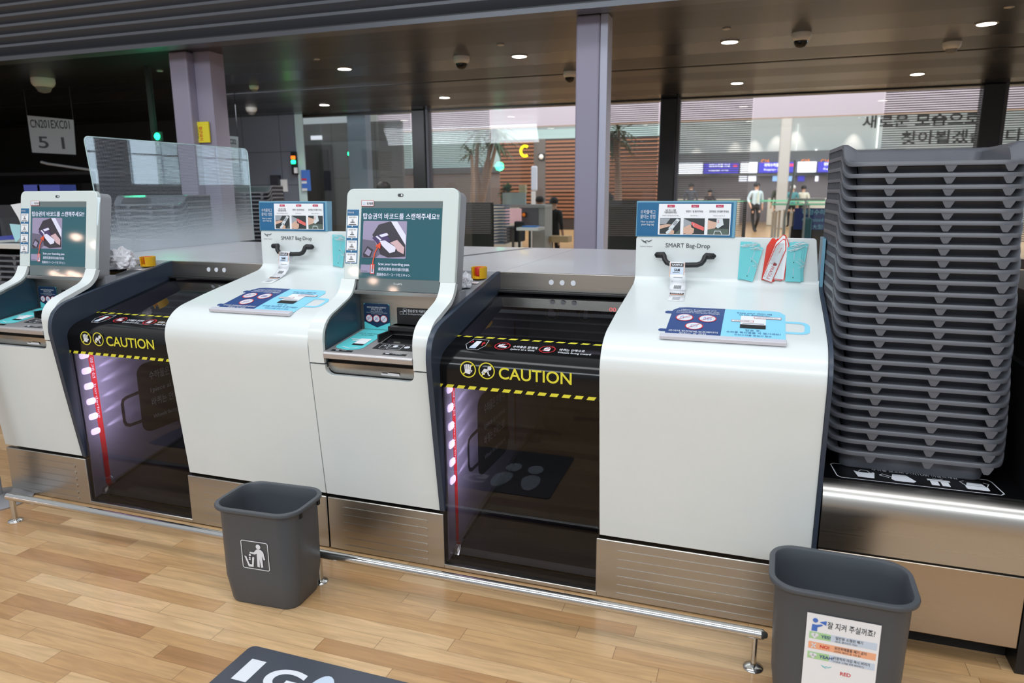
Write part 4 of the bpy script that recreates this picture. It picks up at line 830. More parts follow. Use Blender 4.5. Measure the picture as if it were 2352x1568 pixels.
# ---------------------------------------------------------------- floor mats
matm = mat('mat_vinyl', (74, 78, 88), .35); add_wear(matm, 6, .15)
def floor_mat(label, x0, full=True):
    t = thing('floor_mat', label, 'mat', (x0+.35, 1.6, 0)); b = MB()
    b.slab([(x, y, .0005) for x, y in rrect(x0, 1.338, x0+.70, 1.885, .025)], (0, 0, .003), matm); b.build('mat_sheet', t, smooth=0)
    G = Fr((x0, 1.338, .0038), (1, 0, 0), (0, 1, 0)); p = MB()
    if full:
        p.text(G, '1', .055, .375, .108, wprint, k=1, bold=.03, w=.06); p.text(G, 'G', .16, .37, .105, wprint, k=1, w=.14, bold=.03)
        for cx, a in ((.385, .12), (.54, -.12)):
            def rt(u, v): return (cx+u*math.cos(a)-v*math.sin(a), .33+u*math.sin(a)+v*math.cos(a))
            p.poly(G, [rt(.055*math.cos(q)*(1.0 if math.sin(q) > 0 else .85), .02+.14*math.sin(q)*(1 if math.sin(q) > 0 else .35)) for q in [2*math.pi*i/28 for i in range(28)]], pr['lblue'], 1)
            p.poly(G, [rt(.045*math.cos(q), -.10+.055*math.sin(q)) for q in [2*math.pi*i/24 for i in range(24)]], pr['lblue'], 1)
    else:
        p.line(G, rrect(.42, .12, .62, .42, .03), .02, wprint, 1, True); p.line(G, [(.47, .42), (.47, .48), (.57, .48), (.57, .42)], .02, wprint, 1)
    p.build('floor_print', t, smooth=0)
floor_mat('dark floor mat with white 1G lettering at the bottom edge', -1.672)
lm = atz(4, 1338, 0); floor_mat('dark floor mat whose corner just shows at the left edge', lm.x-.70+.005, False)
# ================================================================== TUB BAY
tb = thing('tub_bay', 'steel-fronted bay with black deck under the tall tub stack', 'counter', (.58, 2.85, 0))
tx0, tx1 = .256, .900
nose = [(2.72, .597), (2.66, .597)]+bez((2.652, .597), (2.585, .592), (2.590, .49), 12)+[(2.60, .42), (2.606, .358)]
MB().prism(nose+[(2.66, .358), (2.72, .50)], tx0, tx1, st).build('steel_nose', tb, smooth=40)
MB().box(tx0, tx1, 2.602, 2.63, .09, .351, st_panel).build('lower_front_panel', tb, bevel=.003)
MB().box(tx0, tx1, 2.615, 2.70, .34, .38, black).build('panel_gap', tb, smooth=0)
MB().box(tx0, tx1, 2.70, 2.80, 0, .45, black).build('kick_board', tb, smooth=0)
MB().box(tx0, tx1, 2.675, 3.9, .45, .5975, gloss_black).build('black_deck', tb, smooth=0)
MB().box(tx1+.002, tx1+.03, 2.60, 3.9, 0, 1.0, mat('bay_side_black', (16, 16, 18), .4)).build('side_wall', tb, smooth=0)
MB().box(tx1+.03, tx1+.25, 2.75, 3.9, 0, 1.25, mat('bay_side_black', (16, 16, 18), .4)).build('side_wall', tb, smooth=0)
MB().box(tx0, tx1, 3.9, 3.95, .2, 1.1, MATS['bay_side_black']).build('rear_wall', tb, smooth=0)
p = MB(); G = Fr((.155, 2.636, .598), (1, 0, 0), (0, 1, 0))
p.line(G, [(.150, .198), (.140, .185), (.153, .075), (.165, .06), (.665, .06), (.678, .075), (.666, .18), (.655, .196)], .0035, wprint, 1, True)
p.text(G, '수하물 보조바구니(TUB) 이용하세요', .42, .168, .016, wprint, 'c', w=.28, k=1)
p.poly(G, [(.215, .145), (.225, .135), (.27, .135), (.28, .145), (.285, .14), (.278, .085), (.225, .085)], wprint, 1); p.line(G, [(.23, .137), (.24, .158), (.262, .158), (.27, .137)], .003, wprint, 1)
p.poly(G, [(.345, .15), (.39, .15), (.415, .10), (.405, .085), (.345, .085), (.335, .1)], wprint, 1); p.line(G, [(.34, .12), (.31, .14), (.30, .125), (.33, .11)], .003, wprint, 1)
p.rect(G, .462, .085, .487, .125, wprint, 1); p.rect(G, .495, .085, .52, .125, wprint, 1); p.rect(G, .455, .127, .527, .142, wprint, 1); p.line(G, [(.475, .155), (.491, .143), (.508, .155)], .003, wprint, 1)
p.poly(G, rrect(.57, .085, .64, .12, .006), wprint, 1); p.poly(G, [(.575, .122), (.635, .122), (.628, .148), (.582, .148)], wprint, 1); p.line(G, [(.572, .12), (.56, .15), (.575, .16)], .003, wprint, 1); p.line(G, [(.638, .12), (.65, .15), (.635, .16)], .003, wprint, 1)
p.build('deck_print', tb, smooth=0)
# ---------------------------------------------------------------- tubs
def tub_mesh(name='baggage_tub', W=.566, D=.60):
    me_b = MB(); r = .085; N_ = 9
    base = []      # rim outline counter-clockwise with dense straight parts
    def add(a, b, n):
        for i in range(n): base.append((a[0]+(b[0]-a[0])*i/n, a[1]+(b[1]-a[1])*i/n))
    x0, x1, y0, y1 = -W/2, W/2, 0, D
    def arc(cx, cy, a0):
        for i in range(N_): a = math.radians(a0+90*i/N_); base.append((cx+r*math.cos(a), cy+r*math.sin(a)))
    add((x0+r, y0), (x1-r, y0), 14); arc(x1-r, y0+r, -90); add((x1, y0+r), (x1, y1-r), 14); arc(x1-r, y1-r, 0); add((x1-r, y1), (x0+r, y1), 14); arc(x0+r, y1-r, 90); add((x0, y1-r), (x0, y0+r), 14); arc(x0+r, y0+r, 180)
    def hgt(x, y):
        k = min(1, max(0, (y-.03)/.11)); k = k*k*(3-2*k)
        side = min(1, max(0, (abs(x)-W/2+.06)/.05)); back = min(1, max(0, (y-D+.14)/.1))
        return .070*k*max(side, back)
    n = len(base); nrm = []
    for i in range(n):
        a, b = base[i-1], base[(i+1) % n]; dx, dy = b[0]-a[0], b[1]-a[1]; l = math.hypot(dx, dy); nrm.append((dy/l, -dx/l))
    sec = [(-.050, -.080, 1), (-.036, -.016, 0), (-.010, .0, 0), (.008, .0, 0), (.010, -.003, 0), (.010, -.015, 0), (.006, -.015, 0), (.006, -.006, 0), (-.006, -.006, 0), (-.040, -.018, 0), (-.054, -.084, 1)]
    vs = []
    for o_, dz, low in sec:
        for i in range(n):
            h = 0 if low else hgt(*base[i]); vs.append(((base[i][0]+nrm[i][0]*o_)*(1+.09*base[i][1]/D), base[i][1]+nrm[i][1]*o_, dz+h))
    fs = [(s_*n+(k+1) % n, s_*n+k, (s_+1)*n+k, (s_+1)*n+(k+1) % n) for s_ in range(len(sec)-1) for k in range(n)]
    fs += [tuple(range(n)), tuple(range((len(sec)-1)*n, len(sec)*n))[::-1]]
    me_b.raw(vs, fs, tubm)
    for x in (-.142, .044, .226):           # gussets along the front and back
        for yy, sg in ((y0, -1), (y1, 1)):
            h = hgt(x, yy); me_b.slab([(x-.021, yy+sg*.009, h-.012), (x+.021, yy+sg*.009, h-.012), (x+.012, yy+sg*.009, h-.030), (x+.007, yy+sg*.009, h-.0375), (x-.007, yy+sg*.009, h-.0375), (x-.012, yy+sg*.009, h-.030)], (0, -sg*.006, 0), tubm)
    for sx in (-1, 1):
        for i in range(15):
            y = .085+i*.034
            if y > D-.07: break
            h = hgt(sx*W/2, y); xx = sx*(W/2+.009)*(1+.09*y/D); me_b.slab([(xx, y, h-.012), (xx, y+.005, h-.012), (xx, y+.005, h-.046), (xx, y, h-.046)], (-sx*.014, 0, 0), tubm)
    return me_b
tub = tub_mesh().build('baggage_tub', smooth=38)
ORD = ['topmost', 'second', 'third', 'fourth', 'fifth', 'sixth', 'seventh', 'eighth', 'ninth', 'tenth', 'eleventh', 'twelfth', 'thirteenth', 'fourteenth', 'fifteenth', 'sixteenth', 'seventeenth', 'eighteenth', 'nineteenth', 'twentieth', 'twenty-first', 'twenty-second', 'twenty-third', 'twenty-fourth', 'twenty-fifth', 'bottom']
def stack(first, n, x, y, ztop, rot, lab, grp, cnt=None, pitch=.0393, lean=(0, 0)):
    for i in range(n):
        o = tub if (first and i == 0) else tub.copy()
        if o is not tub: COL.objects.link(o)
        j = random.uniform(-.003, .003)
        o.location = (x+j+lean[0]*i, y+random.uniform(-.002, .002)+lean[1]*i, ztop-i*pitch); o.rotation_euler = (0, 0, rot+random.uniform(-.004, .004))
        k = ORD[i]; k = 'bottom' if i == n-1 else k
        tagged(o, 'grey plastic tub, %s %s' % (k if i in (0, n-1) else k+' from the top', lab), 'tub', grp)
stack(True, 26, .565, 2.965, 1.717, 0, 'of the tall stack on the right-hand black deck', 'tubs in the tall right-hand stack', pitch=.04144, lean=(-.0002, -.008))
# ================================================================== LEFT SIDE BEHIND THE WORKTOP
gp = thing('glass_partition', 'dotted glass partition standing on the worktop behind the left-edge kiosk', 'partition', (-4.05, 4.2, 1.229))
b = MB(); prof_ = [(3.56, 0.002), (5.02, 0.002)]+[(5.02-.04+.04*math.cos(a), .742-.04+.04*math.sin(a)) for a in [math.pi/2*i/5 for i in range(6)]]+[(3.50+.03-.03*math.sin(a), .742-.03+.03*math.cos(a)) for a in [math.pi/2*i/5 for i in range(6)]]
b.slab([(-4.055, y, 1.229+z) for y, z in prof_], (.010, 0, 0), dotglass); pn_ = b.build('glass_sheet', gp, smooth=0)
for v in pn_.data.vertices: pass
edge_m = mat('glass_edge', (190, 214, 216), .2)
e_ = MB(); pp = [(-4.05, y, 1.229+z) for y, z in prof_[1:]]+[(-4.05, 3.56, 1.231)]
e_.tube(pp, .0035, edge_m, 6); e_.build('polished_edge', gp, smooth=60)
# tub stacks behind the partition (same tubs, seen from the side)
def stand(name, label, x0, x1, y0, y1, z1):
    o = MB().box(x0, x1, y0, y1, 0, z1, mat('stand_grey', (96, 96, 104), .5)).build(name, smooth=0, bevel=.004); return tagged(o, label, 'stand')
def tub_pile(px, py, Y, n, rot, lab, grp, pitch, slab_, base=None):
    p = at(px, py, Y); stack(False, n, p.x, Y-.05, p.z, math.radians(rot), lab, grp, pitch=pitch); zb = p.z-(n-1)*pitch-.088
    c, s_ = math.cos(math.radians(rot)), math.sin(math.radians(rot))
    pts = [(p.x+u*c-v*s_, Y-.05+u*s_+v*c, 0) for u, v in ((-.24, .08), (.24, .08), (.24, .52), (-.24, .52))]
    tagged(MB().slab(pts, (0, 0, zb), mat('stand_grey', (96, 96, 104), .5)).build('tub_stand', smooth=0, bevel=.004), slab_, 'stand')
tub_pile(345, 468, 4.75, 8, 18, 'of the stack behind the dotted glass', 'tubs behind the glass, left stack', .048, 'grey stand under the tub stack behind the dotted glass')
tub_pile(560, 441, 6.5, 14, 22, 'of the stack left of the middle how-to sign', 'tubs behind the glass, right stack', .0414, 'grey stand under the tub stack left of the middle how-to sign')
tub_pile(0, 582, 3.95, 9, 0, 'of the low stack at the far left edge', 'tubs at the far left edge', .0414, 'stand under the low tubs at the far left edge')
cream = mat('cream_laminate', (206, 204, 198), .45)
SCX = at(20, 570, 3.9); SCZ = SCX.z
b = thing('side_counter', 'cream-topped side counter at the far left edge, above a tub stack', 'counter', (SCX.x, 4.2, 0))
MB().box(SCX.x-.55, SCX.x+.42, 3.85, 4.75, SCZ-.0, SCZ+.035, cream).build('counter_top', b, bevel=.003); MB().box(SCX.x-.50, SCX.x-.46, 3.87, 4.7, 0, SCZ, cream).build('side_leg', b, smooth=0); MB().box(SCX.x+.38, SCX.x+.41, 4.6, 4.7, 0, SCZ, cream).build('side_leg', b, smooth=0)
def bx(name, label, cat, px0, py0, px1, py1, Y, d, m, group=None, parent=None, bev=0.):
    a = at(px0, py1, Y); c = at(px1, py0, Y); o = MB().box(a.x, c.x, Y, Y+d, min(a.z, c.z), max(a.z, c.z), m).build(name, parent, smooth=0, bevel=bev)
    return tagged(o, label, cat, group) if label else o
pb = mat('blue_carton', (62, 72, 160), .5)
for i, (a, c, lab) in enumerate(((60, 90, 'blue printed carton above the left kiosk, left of the pair'), (91, 136, 'blue printed carton above the left kiosk, right of the pair'))):
    o = bx('carton', lab, 'box', a, 424, c, 470, 5.3, .18, pb, 'blue cartons'); q = MB(); f_ = Fr((at(a, 424, 5.3).x, 5.3, at(a, 470, 5.3).z), (1, 0, 0), (0, 0, 1)); q.rect(f_, .012, .045, .07, .06, wprint, 2); q.rect(f_, .015, .095, .06, .102, wprint, 2); q.build('carton_print', o, smooth=0)
tagged(MB().box(-5.3, -4.75, 4.85, 5.15, 1.246, 1.27, cream).build('shelf_board', smooth=0), 'cream board under the blue cartons above the left kiosk', 'shelf') if False else None
o = bx('monitor_stand', 'tall dark display riser holding the blue cartons above the left kiosk', 'riser', 58, 471, 140, 900, 5.28, .25, mat('riser_dark', (44, 46, 54), .5))
sheetm = mat('leaflet_white', (232, 236, 240), .5); sheetc = mat('leaflet_cyan', (170, 222, 232), .5)
for i, (pts, m_, lab) in enumerate((([(24, 470), (50, 466), (50, 520), (42, 500)], sheetm, 'white folded leaflet sticking out left of the left kiosk'), ([(22, 514), (48, 516), (48, 545), (36, 556), (26, 530)], sheetc, 'pale cyan leaflet left of the left kiosk, under the white one'))):
    tagged(MB().slab([at(a, c, 3.90) for a, c in pts], (0, .004, 0), m_).build('leaflet', smooth=0), lab, 'leaflet')
hl = thing('leaflet_holder', 'clear curved leaflet holder at the far left edge', 'holder', (SCX.x, 3.95, SCZ+.036))
MB().slab([at(a, c, 3.92) for a, c in [(-20, 560), (-10, 500), (2, 500), (18, 545), (34, 556)]], (0, .12, 0), acrylic).build('holder_shell', hl, smooth=0)
MB().slab([at(a, c, 3.93) for a, c in [(-10, 552), (-10, 543), (32, 540), (32, 550)]], (0, .1, 0), pb).build('leaflet_pile', hl, smooth=0)
# dome plate on the floor at far left
fp = atz(0, 1150, 0)
st2 = thing('queue_post', 'round steel queue-post base on the floor at the left edge', 'post', (fp.x-.02, fp.y, 0))
MB().lathe([(.17, 0), (.17, .008), (.15, .016), (.05, .03), (.03, .035)], (fp.x-.02, fp.y, 0), mat('post_base_steel', (170, 170, 175), .3, .7), 40).build('post_base', st2, smooth=50); MB().tube([(fp.x-.02, fp.y, .03), (fp.x-.02, fp.y, .95)], .03, MATS['post_base_steel'], 16).build('post_tube', st2, smooth=60)
# paper signs, lights and signals on the left
def paper_sign(name, label, pts, Y, txt, back=pr['grey']):
    P4 = [at(a, c, Y) for a, c in pts]; o = MB().slab(P4, (0, .006, 0), back); t_ = o.build(name, smooth=0); tagged(t_, label, 'notice')
    fr = Fr(P4[3]+Vector((0, -.001, 0)), P4[2]-P4[3], P4[0]-P4[3]); w_ = (P4[2]-P4[3]).length; h_ = (P4[0]-P4[3]).length; q = MB()
    for s_, u, v, h, w__, m_ in txt: q.text(fr, s_, u*w_, v*h_, h*h_, m_, w=w__*w_, k=2, bold=.01)
    q.build('notice_print', t_, smooth=0); q = MB()
    for P_ in (P4[0], P4[1]): q.box(P_.x-.004, P_.x+.004, Y-.001, Y+.005, P_.z, Z_CEIL, rubber)
    q.build('hanging_wires', t_, smooth=0); return t_
paper_sign('hanging_notice', 'grey paper notice with black codes hanging in the dark bay at the far left', [(62, 265), (168, 275), (174, 355), (74, 350)], 7.4, [('CN201EXC01', .05, .68, .22, .9, blk), ('5 1', .18, .14, .32, .6, darktxt)])
paper_sign('hanging_notice', 'small grey paper notice right of the left column', [(488, 308), (546, 314), (548, 375), (492, 370)], 8.6, [('CN202EXC02', .05, .7, .18, .9, blk), ('O', .3, .15, .35, .35, darktxt)])
ya = thing('column_notice', 'yellow notice with red and black text on the left lilac column', 'notice', (-5.4, 6.0, 2.0)); A = at(446, 328, 6.12); B_ = at(478, 279, 6.12)
MB().box(A.x, B_.x, 6.12, 6.135, A.z, B_.z, mat('notice_yellow', (232, 216, 50), .5)).build('notice_sheet', ya, smooth=0); q = MB(); f_ = Fr((A.x, 6.12, A.z), (1, 0, 0), (0, 0, 1)); fv = Fr(f_.P(.035, .17), (0, 0, -1), (1, 0, 0)); fv.n = Vector((0, -1, 0)); q.text(fv, '사용금지', 0, 0, .03, blk, w=.13, k=3, bold=.02); fv = Fr(f_.P(.085, .16), (0, 0, -1), (1, 0, 0)); fv.n = Vector((0, -1, 0)); q.text(fv, '접근금지', 0, 0, .03, red, w=.14, k=3, bold=.02); q.build('notice_print', ya, smooth=0)
def lampball(label, px, py, Y, r, m=green_em):
    p = at(px, py, Y); t = thing('signal_lamp', label, 'lamp', p); MB().lathe([(.001, -r*.7), (r*.6, -r*.55), (r, 0)], p, m, 24, 'y').build('lamp_lens', t, smooth=60)
    MB().box(p.x-r*1.25, p.x+r*1.25, p.y+.001, p.y+r*.9, p.z-r*1.25, p.z+r*1.25, black).build('lamp_housing', t, smooth=0); return t
lampball('bright green lamp beside the left lilac column', 361, 313, 6.5, .038)
gl = bpy.data.lights.new('signal_glow', 'POINT'); gl.energy = 14; gl.color = (.05, 1, .5); gl.shadow_soft_size = .1; go = bpy.data.objects.new('signal_glow', gl); COL.objects.link(go); go.location = at(361, 313, 6.35)
pp_ = at(352, 313, 6.56); tagged(MB().box(pp_.x-.03, pp_.x+.03, 6.56, 6.60, pp_.z-.1, Z_CEIL, black).build('lamp_pole', smooth=0), 'thin black pole hanging down beside the bright green lamp', 'pole')
lampball('small green lamp on the olive-grey wall left of the black column', 803, 353, 16.9, .06)
p = at(674, 372, 11.39); ts = thing('signal_tower', 'stacked signal light with green lamp lit, left of the clear pane edge', 'signal', p)
MB().box(p.x-.05, p.x+.05, p.y, p.y+.1, p.z-.22, p.z+.18, black).build('tower_case', ts, smooth=0)
for dz, m_ in ((.08, mat('amber_lens', (255, 110, 30), .4, emit=2)), (0, green_em)): MB().box(p.x-.04, p.x+.05, p.y-.02, p.y, p.z+dz-.03, p.z+dz+.03, m_).build('lens', ts, smooth=0, bevel=.01)
MB().box(p.x+.02, p.x+.08, p.y-.03, p.y, p.z-.2, p.z-.1, paper).build('label_plate', ts, smooth=0)
bx('wall_notice', 'white sheet on the grey wall above the middle how-to sign', 'notice', 637, 412, 659, 440, 11.48, .01, paper)
o = bx('pane_sticker', 'blue, red and white sticker strip on the clear pane edge', 'sticker', 694, 390, 711, 438, 11.40, .01, pr['blue']); 
q = MB(); f_ = Fr((at(694, 438, 11.399).x, 11.399, at(694, 438, 11.399).z), (1, 0, 0), (0, 0, 1)); q.rect(f_, 0, .19, .11, .22, red, 1); q.rect(f_, 0, .13, .11, .17, wprint, 1); q.rect(f_, 0, .0, .11, .04, wprint, 1); q.build('sticker_print', o, smooth=0)
bx('wall_sign', 'small lit white sign above the dark door', 'sign', 714, 311, 737, 321, 16.7, .05, mat('lit_white', (220, 222, 235), .4, emit=.8))
bx('glass_edge_post', 'slim pale glass edge post left of the dark door', 'post', 689, 262, 693, 470, 11.45, .02, edge_m)
bx('grey_post', 'pale grey steel post in front of the olive-grey wall', 'post', 815, 262, 838, 640, 12.6, .2, mat('post_pale', (142, 154, 170), .4))  # solid light grey column
bx('wall_box', 'small dark box on the grey wall left of the signal light', 'box', 622, 402, 637, 436, 11.4, .1, mat('box_dark', (44, 46, 56), .5))
# curtain and bar in the dark bay
cu = MB(); x = -14.
pts = []
xe_ = at(210, 300, 10.8).x
while x < xe_: pts.append((x, 10.8+.05*math.sin(x*14)+.02*math.sin(x*31))); x += .045
for a, c in zip(pts[:-1], pts[1:]): cu.face([(a[0], a[1], .0), (c[0], c[1], .0), (c[0], c[1], 1.82), (a[0], a[1], 1.82)], mat('black_curtain', (24, 25, 28), .8))
o = cu.build('curtain', smooth=60); tagged(o, 'black pleated curtain in the dark bay at the left', 'curtain')
o = MB().tube([at(95, 372, 7.2), at(110, 376, 7.2), at(222, 392, 7.2), at(226, 440, 7.2), Vector((at(226, 440, 7.2).x, 7.2, 0))], .017, mat('arm_grey', (150, 150, 156), .4), 10).build('arm_bar', smooth=60); tagged(o, 'pale angled metal arm in front of the curtain at far left', 'bar')
MB().box(-16, at(500, 380, 10.7).x, 10.6, 10.65, at(100, 395, 10.6).z-.06, at(100, 395, 10.6).z, mat('rail_dark', (70, 70, 76), .5)).build('trim_6', smooth=0, kind='structure')
# ================================================================== CEILING FITTINGS
def downlight(label, px, py, r=.075, lit=True):
    p = atz(px, py, Z_CEIL); t = thing('ceiling_downlight' if lit else 'ceiling_sensor', label, 'ceiling light' if lit else 'sensor', (p.x, p.y, Z_CEIL)); q = MB()
    q.lathe([(r*1.2, 0), (r*1.2, -.006), (r, -.010), (r*.98, -.004)], (p.x, p.y, Z_CEIL-.0005), mat('lamp_trim', (170, 165, 160), .3, .5), 28); q.build('trim_ring', t)
    if lit:
        ld = bpy.data.lights.new('downlight_beam', 'SPOT'); ld.energy = 110; ld.spot_size = math.radians(150); ld.spot_blend = .6; ld.shadow_soft_size = .07; ld.color = (1, .95, .9); lo = bpy.data.objects.new('downlight_beam', ld); COL.objects.link(lo); lo.location = (p.x, p.y, Z_CEIL-.03)
    q = MB(); q.lathe([(r*.97, 0), (r*.97, -.004)], (p.x, p.y, Z_CEIL-.0065), lamp_em if lit else pr['grey'], 28); q.build('diffuser' if lit else 'cover', t); return t
for px, py, lab in ((791, 157, 'round downlight above the centre kiosk, front row'), (1193, 128, 'round downlight left of the middle column, front row'), (1676, 95, 'round downlight right of the middle column, front row'), (2266, 53, 'round downlight at the top right corner'), (745, 240, 'round downlight above the clear pane edge, back row'), (1021, 223, 'round downlight right of the left black column, back row'), (1693, 190, 'round downlight above the walking man, back row'), (2107, 169, 'round downlight above the tall tub stack, back row')): downlight(lab, px, py)
for px, py, lab in ((727, 135, 'small unlit ceiling fitting left of the centre downlight'), (1669, 65, 'small ceiling fitting above the right front downlight'), (1150, 102, 'tiny ceiling fitting left of the front-row downlight'), (2318, 15, 'flat round ceiling fitting at the top right edge'), (367, 162, 'tiny ceiling fitting left of the left column')): downlight(lab, px, py, .03, False)
def dome(label, px, py, r=.085, dark=True):
    p = atz(px, py, Z_CEIL); t = thing('ceiling_camera' if dark else 'smoke_detector', label, 'camera' if dark else 'detector', (p.x, p.y, Z_CEIL)); c = (p.x, p.y, Z_CEIL); pw_ = mat('fitting_white', (205, 205, 202), .4)
    MB().lathe([(r, 0), (r, -r*.4), (r*.9, -r*.62), (r*.72, -r*.8)], c, pw_, 32).build('housing', t, smooth=50)
    if dark: MB().lathe([(r*.72, -r*.8), (r*.66, -r*1.1), (r*.45, -r*1.38), (r*.15, -r*1.5)], c, gloss_black, 32).build('dome_lens', t, smooth=60)
    else: MB().lathe([(r*.72, -r*.8), (r*.5, -r*1.2), (r*.2, -r*1.3)], c, mat('detector_grey', (120, 120, 122), .5), 16).build('sensor_cage', t, smooth=30)
dome('white dome camera left of the middle column', 1060, 130); dome('white dome camera touching the middle column', 1309, 165, .08); dome('white dome camera right of the middle column', 1841, 76); dome('white smoke detector left of the right black column', 2187, 97, .08, False)
dome('white ceiling sensor over the dark bay at far left', 98, 180, .13, False); dome('white ceiling sensor right of the left column, lower', 577, 247, .09, False); dome('round white sensor right of the left column, upper', 583, 197, .06, False)
# ================================================================== CONCOURSE
FY = 39.
def lit(n, c, e=1.0): return mat(n, c, .4, emit=e)
glowm = mat('wall_washer', (255, 225, 205), .5, emit=1.6)
scr_w = lit('screen_white', (236, 236, 250), 1.2); scr_b = lit('screen_blue', (66, 60, 190), .7); scr_p = lit('screen_pink', (214, 70, 120), .7)
lab_n = ['far left', 'left of the middle', 'in the middle', 'right of the white pole', 'nearest the tub stack']
segs = [(1545, 1612, 'w'), (1613, 1668, 'b'), (1669, 1740, 'p'), (1741, 1742, 'b'), (1742, 1822, 'b'), (1830, 1876, 'w'), (1877, 1935, 'b')]
scs = [(1545, 1614, scr_w, 'white lit counter screen nearest the black column'), (1616, 1697, scr_b, 'blue lit counter screen left of C16'), (1700, 1740, scr_w, 'narrow white lit counter screen under C16'), (1742, 1826, scr_b, 'blue lit counter screen behind the white pole'), (1831, 1876, scr_w, 'white lit counter screen under C15'), (1878, 1960, scr_b, 'blue lit counter screen under C14')]
for i, (a, c, m_, lab) in enumerate(scs):
    yb = 399-(a-1545)*.011; o = bx('counter_screen', lab, 'screen', a, yb-25, c, yb, 38.42, .18, m_, 'lit screens over the far counters')
    if m_ is scr_b:
        P0 = at(a, yb, 38.39); f_ = Fr(P0, (1, 0, 0), (0, 0, 1)); q = MB(); q.text(f_, '위탁수하물 안내', .25, .30, .13, scr_w, w=1.0, k=8, bold=.02); q.text(f_, 'Baggage drop', .25, .12, .08, scr_w, w=.95, k=8); q.build('screen_text', o, smooth=0)
        q = MB(); q.rect(f_, 1.42, .28, 1.62, .42, scr_p, 8); q.build('pink_logo_patch', o, smooth=0)
for t_, px in (('C16', 1757), ('C15', 1849), ('C14', 1894)):
    P0 = at(px-9, 374, 38.59); q = MB(); f_ = Fr(P0, (1, 0, 0), (0, 0, 1)); q.text(f_, t_, 0, 0, .17, mat('orange_letters', (226, 120, 40), .5, emit=.8), w=.38, k=8, bold=.02); o = q.build('gate_number', smooth=0); tagged(o, 'orange %s lettering above the far screens' % t_, 'lettering')
# lower rear wall, second row of small screens, counters
bx('rear_partition', 'brown-grey partition behind the far counters', 'partition', 1545, 400, 2100, 520, 39.2, .1, mat('partition_grey', (124, 116, 120), .5))
for i, (a, c, m_) in enumerate(((1697, 1716, scr_w), (1718, 1737, scr_w), (1774, 1790, lit('screen_sky', (150, 190, 240), .9)), (1791, 1822, lit('screen_sky', (150, 190, 240), .9)), (1832, 1848, scr_b), (1872, 1880, scr_w))):
    bx('desk_monitor', 'small lit monitor %s under the far screens' % ['first from the left', 'second from the left', 'third from the left', 'fourth from the left', 'fifth from the left', 'sixth from the left'][i], 'monitor', a, 404, c, 416, 39.1, .1, m_, 'small monitors at the far counters')
pale = mat('counter_pale', (206, 200, 190), .5)
for i, (a, c) in enumerate(((1545, 1640), (1642, 1700), (1760, 1850), (1852, 1960))):
    bx('check_in_counter', 'pale check-in counter %s in the concourse' % ['beside the black column', 'left of the walking man', 'behind the white pole', 'behind the person in cream'][i], 'counter', a, 455, c, 517, 35.4, .8, pale, 'pale check-in counters')
# wall washers on the far wall and curtain folds
for i, (px, py, r) in enumerate(((1690, 300, .30), (1787, 285, .34), (1735, 296, .2), (1600, 315, .22), (1830, 275, .2), (1965, 280, .2))):
    p = at(px, py, 39.7); sp_ = bpy.data.lights.new('wall_washer', 'SPOT'); sp_.energy = 260; sp_.spot_size = math.radians(50); sp_.spot_blend = .8; sp_.color = (1, .8, .72); so = bpy.data.objects.new('wall_washer', sp_); COL.objects.link(so); so.location = (p.x, 39.5, p.z+.3); so.rotation_euler = (math.radians(8), 0, 0)
tube_l = lit('tube_light', (240, 240, 238), 1.6)
for a, y0_, y1_, lab in ((1829, 284, 350, 'slim vertical light tube behind the white pole'), (1872, 343, 351, 'short light tube right of the white pole'), (2014, 270, 340, 'vertical light strip left of the mirrored lettering')): bx('light_tube', lab, 'light', a, y0_, a+5, y1_, 39.9, .1, tube_l)
q = MB(); P0 = at(1980, 292, 39.99); f_ = Fr(P0, (1, 0, 0), (0, -.0, 1)); q.text(f_, '새로운 모습으로', 0, .0, .46, blk, w=5.0, k=10, bold=.02); q.text(f_, '찾아뵙겠습니다', 1.75, -.80, .46, blk, w=5.0, k=10, bold=.02); o = q.build('wall_lettering', smooth=0); tagged(o, 'large black lettering in two lines on the far wall above the tub stack', 'lettering')
# white pole, queue posts, belts
wp = MB(); P0 = atz(1790, 526, 0); wp.box(P0.x-.22, P0.x+.22, P0.y, P0.y+.4, 0, 6, mat('pole_white', (176, 174, 174), .5)); tagged(wp.build('round_pole', smooth=0, bevel=.06), 'white structural pole behind the tag pouches', 'pole')
postm = mat('queue_post_steel', (170, 172, 172), .3, .35); beltm = mat('green_belt', (110, 196, 160), .5)
qp = [(1771, 545), (1778, 540), (1786, 536), (1797, 532), (1812, 545)]
for i, (px, py) in enumerate(qp):
    p = atz(px, py+22, 0); o = thing('queue_post', ['nearest steel queue post in front of the white pole', 'second steel queue post in front of the white pole', 'third steel queue post in front of the white pole', 'fourth steel queue post in front of the white pole', 'steel queue post right of the white pole'][i], 'post', p, 'steel queue posts by the white pole')
    MB().lathe([(.16, 0), (.15, .02), (.04, .04), (.035, .05), (.035, .95), (.045, .96), (.045, 1.0)], p, postm, 16).build('post_tube', o, smooth=50)
for a, c, py, Y, lab in ((1772, 1900, 467, 21, 'nearer pale green queue belt across the white pole'), (1560, 1900, 459, 30, 'farther pale green queue belt across the concourse')):
    bx('queue_belt', lab, 'belt', a, py, c, py+4, Y, .02, beltm)
tr = thing('luggage_trolley_rail', 'tall bent steel rail right of the white pole', 'rail', atz(1795, 570, 0)); Y = 12.6
